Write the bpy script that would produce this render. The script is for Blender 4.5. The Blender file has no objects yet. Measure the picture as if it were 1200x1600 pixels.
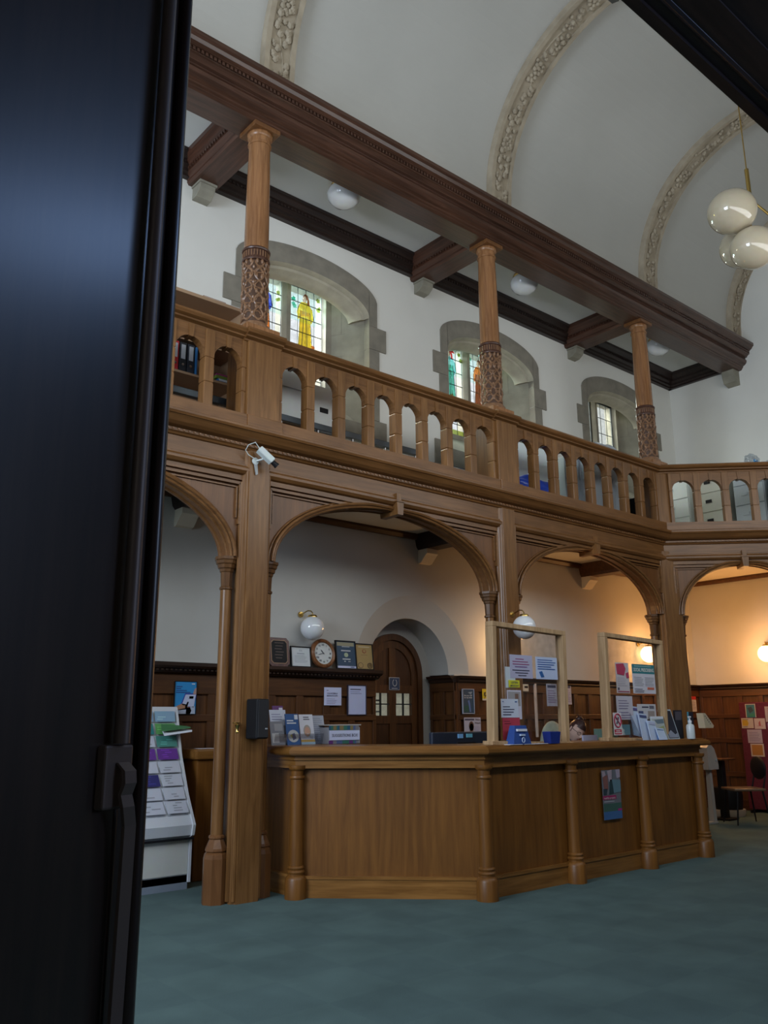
import bpy, bmesh, math, random
from mathutils import Vector, Matrix
random.seed(7)
S = bpy.context.scene
C = S.collection
R = math.radians
PI = math.pi

# ---------------------------------------------------------------- camera
cam = bpy.data.cameras.new('camera'); co = bpy.data.objects.new('camera', cam); C.objects.link(co)
r_ = Vector((0.76214, -0.64738, -0.00667)); yd = Vector((0.15043, 0.18717, -0.97074)); f_ = Vector((0.62969, 0.73885, 0.23974))
f_.normalize(); r_ = (r_ - f_ * r_.dot(f_)).normalized(); u_ = r_.cross(f_)
M_ = Matrix((r_, u_, -f_)).transposed().to_4x4(); M_.translation = Vector((0, 0, 1.45))
co.matrix_world = M_
cam.sensor_fit = 'HORIZONTAL'; cam.sensor_width = 36; cam.lens = 1323.9 / 1200 * 36; cam.clip_start = .02
S.camera = co
# ---------------------------------------------------------------- world, lights, exposure
S.view_settings.view_transform = 'Standard'; S.view_settings.look = 'None'; S.view_settings.gamma = 1
S.view_settings.use_curve_mapping = False; S.view_settings.exposure = 0.0
W = bpy.data.worlds.new('sky'); S.world = W; W.use_nodes = True
W.node_tree.nodes['Background'].inputs[0].default_value = (.90, .955, 1.0, 1)
W.node_tree.nodes['Background'].inputs[1].default_value = 1.05
def area(name, loc, target, sx, sy, power, col):
    l = bpy.data.lights.new(name, 'AREA'); l.shape = 'RECTANGLE'; l.size = sx; l.size_y = sy; l.energy = power; l.color = col
    o = bpy.data.objects.new(name, l); C.objects.link(o); o.location = loc
    o.rotation_euler = (Vector(target) - Vector(loc)).to_track_quat('-Z', 'Y').to_euler()
    return o
# daylight of the tall window in the gable end and of the clerestory on the near side of the hall
area('gable_window_daylight', (-4.2, 3.8, 4.6), (6, 5.6, 2.2), 3.6, 3.6, 560, (.70, .83, 1))
area('near_gallery_window_daylight', (6.0, 1.25, 5.2), (6.0, 6.6, 5.7), 12.0, 1.3, 190, (.95, .98, 1))
# daylight falling in through each gallery window
for x_, p_ in ((5.62, 520), (8.98, 520), (12.28, 260)):
    area('window_daylight', (x_, 9.7, 7.2), (x_, 7.9, 5.6), 1.8, 1.8, p_, (.92, 1, .97))

# added blue lights without a real source, giving the open door its sheen
area('door_wash_light', (4.2, -2.6, 2.9), (.3, 1.0, 3.0), 1.6, 1.6, 45, (.50, .66, 1))
area('door_sheen_light', (3.3, .15, 4.0), (.2, 1.2, 2.9), 1.3, .35, 13, (.35, .55, 1))

# ---------------------------------------------------------------- materials
def newmat(name):
    m = bpy.data.materials.new(name); m.use_nodes = True
    return m, m.node_tree, m.node_tree.nodes['Principled BSDF']
def plain(name, col, rough=.6, metal=0, spec=.5, emit=0, coat=0, trans=0):
    m, nt, b = newmat(name)
    b.inputs['Base Color'].default_value = (*col, 1); b.inputs['Roughness'].default_value = rough; b.inputs['Metallic'].default_value = metal
    b.inputs['Specular IOR Level'].default_value = spec; b.inputs['Coat Weight'].default_value = coat
    b.inputs['Transmission Weight'].default_value = trans
    n = nt.nodes.new('ShaderNodeTexNoise'); n.inputs['Scale'].default_value = 14; n.inputs['Detail'].default_value = 3
    tc = nt.nodes.new('ShaderNodeTexCoord'); nt.links.new(tc.outputs['Object'], n.inputs['Vector'])
    mx = nt.nodes.new('ShaderNodeMixRGB'); mx.blend_type = 'MULTIPLY'; mx.inputs[0].default_value = .10
    mx.inputs[1].default_value = (*col, 1); nt.links.new(n.outputs['Color'], mx.inputs[2]); nt.links.new(mx.outputs[0], b.inputs['Base Color'])
    if emit: b.inputs['Emission Color'].default_value = (*col, 1); b.inputs['Emission Strength'].default_value = emit
    return m
def wood(name, dark, light, axis='z', rough=.38, grain=1.0, coat=.06, bump=.06):
    m, nt, b = newmat(name); L = nt.links.new
    tc = nt.nodes.new('ShaderNodeTexCoord'); mp = nt.nodes.new('ShaderNodeMapping'); L(tc.outputs['Object'], mp.inputs['Vector'])
    s = {'x': (1.1, 16, 16), 'y': (16, 1.1, 16), 'z': (16, 16, 1.1)}[axis]
    mp.inputs['Scale'].default_value = [v * grain for v in s]
    n = nt.nodes.new('ShaderNodeTexNoise'); n.inputs['Scale'].default_value = 1.6; n.inputs['Detail'].default_value = 7; n.inputs['Roughness'].default_value = .62; n.inputs['Distortion'].default_value = .5
    L(mp.outputs[0], n.inputs['Vector'])
    cr = nt.nodes.new('ShaderNodeValToRGB'); cr.color_ramp.elements[0].position = .36; cr.color_ramp.elements[1].position = .66
    cr.color_ramp.elements[0].color = (*dark, 1); cr.color_ramp.elements[1].color = (*light, 1)
    L(n.outputs['Fac'], cr.inputs[0])
    n2 = nt.nodes.new('ShaderNodeTexNoise'); n2.inputs['Scale'].default_value = 1.3; n2.inputs['Detail'].default_value = 2; L(tc.outputs['Object'], n2.inputs['Vector'])
    mx = nt.nodes.new('ShaderNodeMixRGB'); mx.blend_type = 'OVERLAY'; mx.inputs[0].default_value = .35
    L(cr.outputs[0], mx.inputs[1]); L(n2.outputs['Fac'], mx.inputs[2]); L(mx.outputs[0], b.inputs['Base Color'])
    bp = nt.nodes.new('ShaderNodeBump'); bp.inputs['Strength'].default_value = bump; L(n.outputs['Fac'], bp.inputs['Height']); L(bp.outputs[0], b.inputs['Normal'])
    b.inputs['Roughness'].default_value = rough; b.inputs['Coat Weight'].default_value = coat; b.inputs['Coat Roughness'].default_value = .25; b.inputs['Specular IOR Level'].default_value = .38
    return m
def mottled(name, a, bcol, scale=3, rough=.9, bump=.1, bscale=60, detail=5):
    m, nt, b = newmat(name); L = nt.links.new
    tc = nt.nodes.new('ShaderNodeTexCoord')
    n = nt.nodes.new('ShaderNodeTexNoise'); n.inputs['Scale'].default_value = scale; n.inputs['Detail'].default_value = detail; L(tc.outputs['Object'], n.inputs['Vector'])
    cr = nt.nodes.new('ShaderNodeValToRGB'); cr.color_ramp.elements[0].position = .35; cr.color_ramp.elements[1].position = .65
    cr.color_ramp.elements[0].color = (*a, 1); cr.color_ramp.elements[1].color = (*bcol, 1); L(n.outputs['Fac'], cr.inputs[0]); L(cr.outputs[0], b.inputs['Base Color'])
    n2 = nt.nodes.new('ShaderNodeTexNoise'); n2.inputs['Scale'].default_value = bscale; n2.inputs['Detail'].default_value = 4; L(tc.outputs['Object'], n2.inputs['Vector'])
    bp = nt.nodes.new('ShaderNodeBump'); bp.inputs['Strength'].default_value = bump; L(n2.outputs['Fac'], bp.inputs['Height']); L(bp.outputs[0], b.inputs['Normal'])
    b.inputs['Roughness'].default_value = rough; b.inputs['Specular IOR Level'].default_value = .25
    return m
def carpet():
    m, nt, b = newmat('carpet'); L = nt.links.new
    tc = nt.nodes.new('ShaderNodeTexCoord')
    ck = nt.nodes.new('ShaderNodeTexChecker'); ck.inputs['Scale'].default_value = 2.0; L(tc.outputs['Object'], ck.inputs['Vector'])
    ck.inputs['Color1'].default_value = (.085, .130, .130, 1); ck.inputs['Color2'].default_value = (.091, .139, .137, 1)
    n = nt.nodes.new('ShaderNodeTexNoise'); n.inputs['Scale'].default_value = 240; n.inputs['Detail'].default_value = 3; L(tc.outputs['Object'], n.inputs['Vector'])
    n3 = nt.nodes.new('ShaderNodeTexNoise'); n3.inputs['Scale'].default_value = 2.2; n3.inputs['Detail'].default_value = 4; L(tc.outputs['Object'], n3.inputs['Vector'])
    mx = nt.nodes.new('ShaderNodeMixRGB'); mx.blend_type = 'OVERLAY'; mx.inputs[0].default_value = .55; L(ck.outputs[0], mx.inputs[1]); L(n.outputs['Fac'], mx.inputs[2])
    mx2 = nt.nodes.new('ShaderNodeMixRGB'); mx2.blend_type = 'OVERLAY'; mx2.inputs[0].default_value = .35; L(mx.outputs[0], mx2.inputs[1]); L(n3.outputs['Fac'], mx2.inputs[2])
    L(mx2.outputs[0], b.inputs['Base Color'])
    bp = nt.nodes.new('ShaderNodeBump'); bp.inputs['Strength'].default_value = .5; L(n.outputs['Fac'], bp.inputs['Height']); L(bp.outputs[0], b.inputs['Normal'])
    b.inputs['Roughness'].default_value = .97; b.inputs['Specular IOR Level'].default_value = .15
    return m
def stone(name, base, line, sx=.62, sz=.30):
    m, nt, b = newmat(name); L = nt.links.new
    tc = nt.nodes.new('ShaderNodeTexCoord')
    n = nt.nodes.new('ShaderNodeTexNoise'); n.inputs['Scale'].default_value = 5; n.inputs['Detail'].default_value = 7; L(tc.outputs['Object'], n.inputs['Vector'])
    cr = nt.nodes.new('ShaderNodeValToRGB'); cr.color_ramp.elements[0].position = .3; cr.color_ramp.elements[1].position = .7
    cr.color_ramp.elements[0].color = (*line, 1); cr.color_ramp.elements[1].color = (*base, 1); L(n.outputs['Fac'], cr.inputs[0]); L(cr.outputs[0], b.inputs['Base Color'])
    bp = nt.nodes.new('ShaderNodeBump'); bp.inputs['Strength'].default_value = .25; L(n.outputs['Fac'], bp.inputs['Height']); L(bp.outputs[0], b.inputs['Normal'])
    b.inputs['Roughness'].default_value = .9
    return m
def tinted(name, col, gloss=.06, alpha=None):
    """see-through coloured glass"""
    m = bpy.data.materials.new(name); m.use_nodes = True; nt = m.node_tree; nt.nodes.clear(); L = nt.links.new
    o = nt.nodes.new('ShaderNodeOutputMaterial'); col = tuple(c ** .5 for c in col); t = nt.nodes.new('ShaderNodeBsdfTransparent'); g = nt.nodes.new('ShaderNodeBsdfGlossy'); mx = nt.nodes.new('ShaderNodeMixShader')
    tc = nt.nodes.new('ShaderNodeTexCoord'); n = nt.nodes.new('ShaderNodeTexNoise'); n.inputs['Scale'].default_value = 11; n.inputs['Detail'].default_value = 4; L(tc.outputs['Object'], n.inputs['Vector'])
    cr = nt.nodes.new('ShaderNodeValToRGB'); cr.color_ramp.elements[0].position = .3; cr.color_ramp.elements[1].position = .7
    cr.color_ramp.elements[0].color = (col[0] * .88, col[1] * .88, col[2] * .88, 1); cr.color_ramp.elements[1].color = (*col, 1)
    L(n.outputs['Fac'], cr.inputs[0]); L(cr.outputs[0], t.inputs['Color'])
    g.inputs['Roughness'].default_value = .1; mx.inputs[0].default_value = gloss
    L(t.outputs[0], mx.inputs[1]); L(g.outputs[0], mx.inputs[2]); L(mx.outputs[0], o.inputs['Surface'])
    return m

OAKZ = wood('oak_upright', (.140, .060, .017), (.235, .110, .036), 'z', rough=.34)
OAKX = wood('oak_lengthwise', (.130, .055, .016), (.215, .098, .033), 'x', rough=.34)
OAKD = wood('oak_panel', (.125, .050, .016), (.190, .080, .027), 'z', rough=.36)
CNTZ = wood('counter_oak_upright', (.140, .052, .009), (.215, .086, .016), 'z', rough=.42, grain=.8)
CNTX = wood('counter_oak_top', (.19, .078, .016), (.31, .140, .036), 'x', rough=.32)
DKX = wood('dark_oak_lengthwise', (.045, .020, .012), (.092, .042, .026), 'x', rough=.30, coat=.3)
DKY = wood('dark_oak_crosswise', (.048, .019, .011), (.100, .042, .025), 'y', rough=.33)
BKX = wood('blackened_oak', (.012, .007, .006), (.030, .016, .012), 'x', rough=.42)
DADO = wood('dado_oak', (.055, .020, .006), (.100, .038, .011), 'z', rough=.42)
DADOP = wood('dado_oak_panels', (.070, .026, .007), (.130, .050, .014), 'z', rough=.42)
DADOX = wood('dado_oak_rails', (.055, .020, .006), (.100, .038, .011), 'x', rough=.42)
CAPD = wood('dado_cap', (.018, .008, .004), (.036, .015, .008), 'x', rough=.4)
COLW = wood('column_oak', (.20, .088, .035), (.33, .160, .068), 'z', rough=.26)
CARD = wood('carving_ground', (.055, .026, .014), (.10, .048, .026), 'z', rough=.4)
CARV = wood('carved_oak', (.17, .085, .042), (.30, .165, .090), 'z', rough=.32)
PINE = wood('pine_frame', (.36, .22, .11), (.56, .38, .21), 'z', rough=.55, coat=0)
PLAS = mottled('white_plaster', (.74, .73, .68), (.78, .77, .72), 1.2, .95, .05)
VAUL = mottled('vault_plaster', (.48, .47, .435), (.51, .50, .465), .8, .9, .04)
PLAS_SHADE = mottled('shaded_plaster', (.50, .49, .455), (.54, .53, .495), 1.5, .95, .05)  # white plaster darkened, the shade under the gallery put into its colour
CREAM = mottled('cream_plaster', (.66, .60, .48), (.71, .65, .53), 1.5, .95, .05)
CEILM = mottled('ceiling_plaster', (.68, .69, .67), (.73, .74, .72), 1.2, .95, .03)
STON = stone('grey_stone', (.28, .255, .205), (.195, .178, .145))
GFLR = mottled('bounce_floor', (.40, .37, .31), (.46, .43, .36), 2, .7, .05)  # invented pale colour for the unseen floor, bounces light up to the ceiling
STONL = stone('pale_stone', (.32, .30, .235), (.23, .215, .17))
STON_LIT = stone('lit_arch_stone', (.46, .42, .32), (.34, .31, .24))  # window stone made paler so the arch order looks lit
RIBM = stone('carved_plaster', (.46, .39, .29), (.33, .275, .20))
CARP = carpet()
WHITE = plain('white_paper', (.78, .79, .86), .7)
BRASS = plain('brass', (.62, .43, .14), .25, 1)
CHROME = plain('chrome', (.7, .72, .75), .2, 1)
OPAL = plain('opal_glass', (.80, .82, .84), .08, coat=.6)
OPALW = plain('cream_opal_glass', (.52, .45, .33), .08, coat=.8)
LIT = plain('lit_opal_glass', (1, .66, .28), .3, emit=5)
BLACK = plain('black_plastic', (.008, .008, .010), .5, spec=.25)
GREY = plain('grey_steel', (.42, .46, .48), .45)
CREAMS = plain('cream_steel', (.60, .60, .52), .45)
LEAD = plain('lead', (.03, .035, .035), .6)
INK = plain('printed_ink', (.06, .06, .09), .7)
NAVY = plain('navy_print', (.03, .07, .16), .5)

# ---------------------------------------------------------------- object helpers
def props(o, label=None, cat=None, group=None, kind=None):
    if label: o['label'] = label
    if cat: o['category'] = cat
    if group: o['group'] = group
    if kind: o['kind'] = kind
    return o
def thing(name, label, cat, loc=(0, 0, 0), rotz=0, group=None, kind=None):
    o = bpy.data.objects.new(name, None); o.empty_display_size = .1; C.objects.link(o); o.location = loc; o.rotation_euler = (0, 0, rotz)
    return props(o, label, cat, group, kind)
class MB:
    def __init__(s): s.bm = bmesh.new(); s.mats = []; s.cur = 0
    def use(s, m):
        if m not in s.mats: s.mats.append(m)
        s.cur = s.mats.index(m); return s
    def face(s, vs):
        try: f = s.bm.faces.new(vs); f.material_index = s.cur; return f
        except ValueError: return None
    def hexa(s, p):
        v = [s.bm.verts.new(q) for q in p]
        for a in ((0, 3, 2, 1), (4, 5, 6, 7), (0, 1, 5, 4), (1, 2, 6, 5), (2, 3, 7, 6), (3, 0, 4, 7)): s.face([v[i] for i in a])
        return s
    def box(s, x0, x1, y0, y1, z0, z1):
        if x0 > x1: x0, x1 = x1, x0
        if y0 > y1: y0, y1 = y1, y0
        if z0 > z1: z0, z1 = z1, z0
        return s.hexa([(x0, y0, z0), (x1, y0, z0), (x1, y1, z0), (x0, y1, z0), (x0, y0, z1), (x1, y0, z1), (x1, y1, z1), (x0, y1, z1)])
    def bbox(s, x0, x1, y0, y1, z0, z1, b=.008):
        """box with chamfered vertical and horizontal edges"""
        bm = bmesh.new(); bmesh.ops.create_cube(bm, size=1)
        for v in bm.verts: v.co = Vector(((x0 + x1) / 2 + v.co.x * abs(x1 - x0), (y0 + y1) / 2 + v.co.y * abs(y1 - y0), (z0 + z1) / 2 + v.co.z * abs(z1 - z0)))
        bmesh.ops.bevel(bm, geom=bm.edges[:], offset=b, segments=2, affect='EDGES', profile=.5)
        return s.merge(bm)
    def merge(s, bm, M=None):
        mp = {v: s.bm.verts.new((M @ v.co) if M else v.co) for v in bm.verts}
        for f in bm.faces: s.face([mp[v] for v in f.verts])
        bm.free(); return s
    def prism(s, pts, plane, a, b):
        def P(u, v, w): return {'xz': (u, w, v), 'yz': (w, u, v), 'xy': (u, v, w)}[plane]
        A = [s.bm.verts.new(P(u, v, a)) for u, v in pts]; B = [s.bm.verts.new(P(u, v, b)) for u, v in pts]
        n = len(pts); s.face(A[::-1]); s.face(B)
        for i in range(n): s.face([A[i], A[(i + 1) % n], B[(i + 1) % n], B[i]])
        return s
    def miter(s, prof, x0, x1, k0=0, k1=0, y0=0):
        """profile (y,z) run along x, ends cut at x = end + k*(y-y0)"""
        A = [s.bm.verts.new((x0 + k0 * (u - y0), u, v)) for u, v in prof]; B = [s.bm.verts.new((x1 + k1 * (u - y0), u, v)) for u, v in prof]
        n = len(prof); s.face(A[::-1]); s.face(B)
        for i in range(n): s.face([A[i], A[(i + 1) % n], B[(i + 1) % n], B[i]])
        return s
    def lathe(s, prof, c=(0, 0, 0), n=24, M=None, a0=0, a1=2 * PI, cap=True):
        rings = []; full = abs(a1 - a0 - 2 * PI) < 1e-6; k = n if full else n + 1
        for r, z in prof:
            ring = []
            if r < 1e-5:
                p = Vector((0, 0, z)); p = (M @ p) if M else p; ring = [s.bm.verts.new(p + Vector(c))] * k
            else:
                for i in range(k):
                    a = a0 + (a1 - a0) * i / n; p = Vector((r * math.cos(a), r * math.sin(a), z)); p = (M @ p) if M else p
                    ring.append(s.bm.verts.new(p + Vector(c)))
            rings.append(ring)
        for a, b in zip(rings, rings[1:]):
            for i in range(n):
                j = (i + 1) % k
                vs = []
                for v in (a[i], a[j], b[j], b[i]):
                    if v not in vs: vs.append(v)
                if len(vs) > 2: s.face(vs)
        for ring in (rings[0], rings[-1]):
            if cap and len(set(ring)) > 2 and full: s.face(list(ring))
        return s
    def ball(s, c, r, sub=3, sc=(1, 1, 1)):
        bm = bmesh.new(); bmesh.ops.create_icosphere(bm, subdivisions=sub, radius=r)
        return s.merge(bm, Matrix.Translation(c) @ Matrix.Diagonal((*sc, 1)))
    def tube(s, pts, r, n=8, caps=True):
        pts = [Vector(p) for p in pts]; rs = r if isinstance(r, (list, tuple)) else [r] * len(pts); rings = []
        up = Vector((0, 0, 1))
        for i, p in enumerate(pts):
            t = (pts[min(i + 1, len(pts) - 1)] - pts[max(i - 1, 0)]).normalized()
            a = t.cross(up)
            if a.length < .05: a = t.cross(Vector((1, 0, 0)))
            a.normalize(); b = t.cross(a)
            if rings and a.dot(pa) < 0: a = -a; b = -b
            pa = a
            rings.append([s.bm.verts.new(p + (a * math.cos(2 * PI * k / n) + b * math.sin(2 * PI * k / n)) * rs[i]) for k in range(n)])
        for A, B in zip(rings, rings[1:]):
            for k in range(n): s.face([A[k], A[(k + 1) % n], B[(k + 1) % n], B[k]])
        if caps: s.face(rings[0][::-1]); s.face(rings[-1])
        return s
    def strip(s, xs, lo, hi, y0, y1, yn=None):
        """solid between the curves lo(x) and hi(x)"""
        for a, b in zip(xs, xs[1:]):
            e = 1e-5
            l0, l1, h0, h1 = lo(a + e), lo(b - e), hi(a + e), hi(b - e)
            if h0 - l0 < 1e-4 and h1 - l1 < 1e-4: continue
            s.hexa([(a, y0, l0), (b, y0, l1), (b, y1, l1), (a, y1, l0), (a, y0, h0), (b, y0, h1), (b, y1, h1), (a, y1, h0)])
        return s
    def build(s, name, mat=None, parent=None, world=False, smooth=False, loc=None, **kw):
        bmesh.ops.recalc_face_normals(s.bm, faces=s.bm.faces[:])
        off = Vector((0, 0, 0))
        if world and parent: off = Vector(parent.location)
        if loc: off = Vector(loc)
        if off.length > 0:
            for v in s.bm.verts: v.co -= off
        me = bpy.data.meshes.new(name); s.bm.to_mesh(me); s.bm.free()
        for m in (s.mats or [mat]): me.materials.append(m)
        if smooth:
            for p in me.polygons: p.use_smooth = True
            try: me.set_sharp_from_angle(angle=R(38))
            except Exception: pass
        o = bpy.data.objects.new(name, me); C.objects.link(o)
        if parent: o.parent = parent
        if loc: o.location = loc
        return props(o, **kw)
def copy_tree(o, parent=None):
    c = o.copy(); C.objects.link(c)
    if parent: c.parent = parent
    for ch in list(o.children): copy_tree(ch, c)
    return c
_txt = {}
def text_bm(mb, s, x, z, h, y=0, mat=None, align='LEFT', width=None, bold=0):
    """adds upright lettering (cap height about h) facing -y to the mesh builder, left/centre at x, baseline z"""
    cu = bpy.data.curves.new('lettering', 'FONT'); cu.body = s; cu.size = h / .7; cu.align_x = align; cu.offset = bold * h; cu.resolution_u = 2
    o = bpy.data.objects.new('lettering', cu); C.objects.link(o)
    bpy.context.view_layer.update()
    me = bpy.data.meshes.new_from_object(o)
    bpy.data.objects.remove(o); bpy.data.curves.remove(cu)
    xs = [v.co.x for v in me.vertices] or [0]; k = 1
    if width and max(xs) - min(xs) > 1e-6: k = width / (max(xs) - min(xs))
    if mat: mb.use(mat)
    vs = [mb.bm.verts.new((x + v.co.x * k, y, z + v.co.y)) for v in me.vertices]
    for p in me.polygons:
        mb.face([vs[i] for i in p.vertices])
    bpy.data.meshes.remove(me)
# ================================================================ THE ROOM
YW, XE, AY = 8.0, 14.0, 6.7           # back wall, end wall, arcade axis
ZC = 3.82                             # ceiling under the gallery
ZD = 4.20                             # gallery floor
BX = (0.56, 4.03, 7.50, 10.97)        # arcade axes
mb = MB(); mb.box(-5, XE, -3, YW + .6, -.1, 0); mb.build('floor', CARP, kind='structure')

def arc_pts(cx, cz, rx, rz, n, a0=PI, a1=0):
    return [(cx + rx * math.cos(a0 + (a1 - a0) * i / n), cz + rz * math.sin(a0 + (a1 - a0) * i / n)) for i in range(n + 1)]
# --- niche and lower back wall
NX, NZ, NR = 7.31, 2.04, .69          # doorway niche
def semi(x, cx, cz, r, rz=None, floor=None):
    d = r * r - (x - cx) ** 2
    return (cz + (rz or r) / r * math.sqrt(max(d, 0))) if d > 0 else (cz if floor is None else floor)
xs = [-5] + [NX - .97 * math.cos(PI * i / 36) for i in range(37)] + [XE]
mb = MB()
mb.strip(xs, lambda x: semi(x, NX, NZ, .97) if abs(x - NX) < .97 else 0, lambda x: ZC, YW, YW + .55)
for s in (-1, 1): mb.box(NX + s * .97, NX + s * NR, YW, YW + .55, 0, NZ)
mb.build('wall_back_lower', PLAS_SHADE, kind='structure')
# shallow splayed ring round the niche, then the deep round reveal
mb = MB(); N = 36
A = [(NX - .97 * math.cos(PI * i / N), YW, NZ + .97 * math.sin(PI * i / N)) for i in range(N + 1)]
B = [(NX - NR * math.cos(PI * i / N), YW + .10, NZ + NR * math.sin(PI * i / N)) for i in range(N + 1)]
D = [(NX - NR * math.cos(PI * i / N), YW + .46, NZ + NR * math.sin(PI * i / N)) for i in range(N + 1)]
E_ = [(NX - .50 * math.cos(PI * i / N), YW + .46, NZ + .52 * math.sin(PI * i / N)) for i in range(N + 1)]
def down(P): return [(P[0][0], P[0][1], 0)] + P + [(P[-1][0], P[-1][1], 0)]
rows = [[mb.bm.verts.new(p) for p in down(q)] for q in (A, B, D, E_)]
for k_, (a, b) in enumerate(zip(rows, rows[1:])):
    for i in range(len(a) - 1):
        if k_ == 0 and i in (0, len(a) - 2): continue
        mb.face([a[i], a[i + 1], b[i + 1], b[i]])
mb.build('wall_niche', PLAS_SHADE, kind='structure', smooth=True)
mb = MB(); mb.box(NX - 1.0, NX + 1.0, YW + .54, YW + .60, 0, 3.4); mb.build('wall_niche_back', PLAS_SHADE, kind='structure')
mb = MB(); mb.box(XE, XE + .3, -3, YW + .6, 0, 4.0); mb.build('wall_end_lower', PLAS_SHADE, kind='structure')
mb = MB(); mb.box(XE, XE + .3, -3, YW + .6, 4.0, 10.3); mb.build('wall_end_upper', PLAS, kind='structure')
# ceilings
mb = MB(); mb.box(-5, XE, 6.81, YW, ZC, ZC + .1); mb.prism([(11.02, 6.81), (XE, 6.81), (XE, 1.4), (12.87, 1.4), (12.87, 4.98)], 'xy', ZC, ZC + .1)
mb.build('ceiling_aisle', CREAM, kind='structure')
mb = MB(); mb.box(-5, XE, 6.64, YW, ZC + .1, ZD); mb.prism([(10.97, 6.64), (XE, 6.64), (XE, 1.4), (12.75, 1.4), (12.75, 4.92)], 'xy', ZC + .1, ZD)
mb.build('floor_gallery', GFLR, kind='structure')
mb = MB(); mb.box(-5, XE, 6.85, YW + .8, 7.80, 7.95); mb.build('ceiling_gallery', CEILM, kind='structure')
# --- upper back wall with three window openings
WX = (5.62, 8.98, 12.28); HWO = .95; ZS = 5.15
def arch_in(x, cx, w=HWO, zs=6.66, rise=.355):
    t = min(1, abs(x - cx) / w); return zs + rise * (1 - t ** 2.0) ** .5
def opening(x):
    for cx in WX:
        if abs(x - cx) < HWO: return (ZS, arch_in(x, cx))
    return None
xs = [-5.0]
for cx in WX: xs += [cx - HWO * math.cos(PI * i / 28) for i in range(29)]
xs += [XE]
mb = MB()
mb.strip(xs, lambda x: ZD, lambda x: (opening(x) or (7.9, 0))[0], YW, YW + .12)
mb.strip(xs, lambda x: (opening(x) or (0, 9))[1], lambda x: 7.9, YW, YW + .12)
mb.build('wall_back_upper', PLAS, kind='structure')

# --- vault of the hall and its carved ribs
def vault_pts(inset=0, n=26):
    r = 1.97 - inset
    L = [(6.62 - inset, 7.88)] + [(4.62 + r * math.cos(a), 8.2 + r * math.sin(a)) for a in [PI / 2 * i / n for i in range(n + 1)]]
    Rr = [(2 * 3.86 - y, z) for y, z in L[::-1]]
    return L + Rr
VP = vault_pts(); VO = [(y + (.12 if y > 3.86 else -.12), z + (.12 if z > 8.2 else 0)) for y, z in VP]
mb = MB()
for i in range(len(VP) - 1):
    (a, b), (c, d) = VP[i], VP[i + 1]; (e, f), (g, h) = VO[i], VO[i + 1]
    mb.hexa([(-4, a, b), (XE, a, b), (XE, e, f), (-4, e, f), (-4, c, d), (XE, c, d), (XE, g, h), (-4, g, h)])
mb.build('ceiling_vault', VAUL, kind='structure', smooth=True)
def rib(xc, label, detail):
    t = thing('vault_rib', label, 'ceiling rib', (xc, 6.6, 7.88), group='carved ribs across the vault')
    P0 = vault_pts(.0)[:40]; P1 = vault_pts(.07)[:40]; P2 = vault_pts(.10)[:40]
    for nm, h0, h1, P in (('soffit_band', -.15, .15, P1), ('edge_moulding', -.19, -.13, P2), ('edge_moulding', .13, .19, P2)):
        mb = MB()
        for i in range(len(P) - 1):
            (a, b), (c, d) = P0[i], P0[i + 1]; (e, f), (g, h) = P[i], P[i + 1]
            mb.hexa([(xc + h0, a, b), (xc + h1, a, b), (xc + h1, e, f), (xc + h0, e, f), (xc + h0, c, d), (xc + h1, c, d), (xc + h1, g, h), (xc + h0, g, h)])
        mb.build(nm, RIBM, t, world=True)
    # fruit, leaf and rose relief
    mb = MB(); rnd = random.Random(5); Q = [Vector((0, y, z)) for y, z in P1]
    s = .06; seg = 0; acc = 0; k = 0
    path = [Q[0]]
    for a, b in zip(Q, Q[1:]):
        L = (b - a).length; m = max(1, int(L / .01))
        path += [a.lerp(b, j / m) for j in range(1, m + 1)]
    step = 8; total = len(path)
    for i in range(6, total - 8, step):
        p = path[i]; tg = (path[i + 4] - path[i - 4]).normalized(); nm_ = Vector((0, tg.z, -tg.y))
        if nm_.dot(Vector((0, 4.2 - p.y, 8.4 - p.z))) < 0: nm_ = -nm_
        k += 1; kind = (k // 4) % 3
        for q in range(3 if detail else 2):
            off = rnd.uniform(-.09, .09); c = p + Vector((xc + off, 0, 0)) + nm_ * .012 + tg * rnd.uniform(-.03, .03)
            if kind == 0 and q == 0:                      # rose: rings of petals
                c = p + Vector((xc, 0, 0)) + nm_ * .02
                if k % 4 == 1:
                    mb.ball(c, .03, 1)
                    for j in range(7):
                        an = j * 2 * PI / 7; mb.ball(c + Vector((1, 0, 0)) * .062 * math.cos(an) + tg * .062 * math.sin(an) - nm_ * .006, .036, 1)
            else:
                rr = rnd.uniform(.026, .046); mb.ball(c, rr, 1, (1, 1, 1.0))
    pv = [path[i] + Vector((xc + .055 * math.sin(i * .05), 0, 0)) for i in range(0, total, 6)]
    mb.tube(pv, .014, 5)
    mb.build('carved_relief', RIBM, t, world=True, smooth=True)
    return t
rib(4.12, 'carved cream plaster rib of the vault nearest the camera', 1)
rib(7.62, 'carved cream plaster rib of the vault rising above the second gallery column', 1)
rib(11.12, 'carved cream plaster rib of the vault rising above the third gallery column', 0)
rib(13.85, 'carved cream plaster rib of the vault against the end wall', 0)

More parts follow.
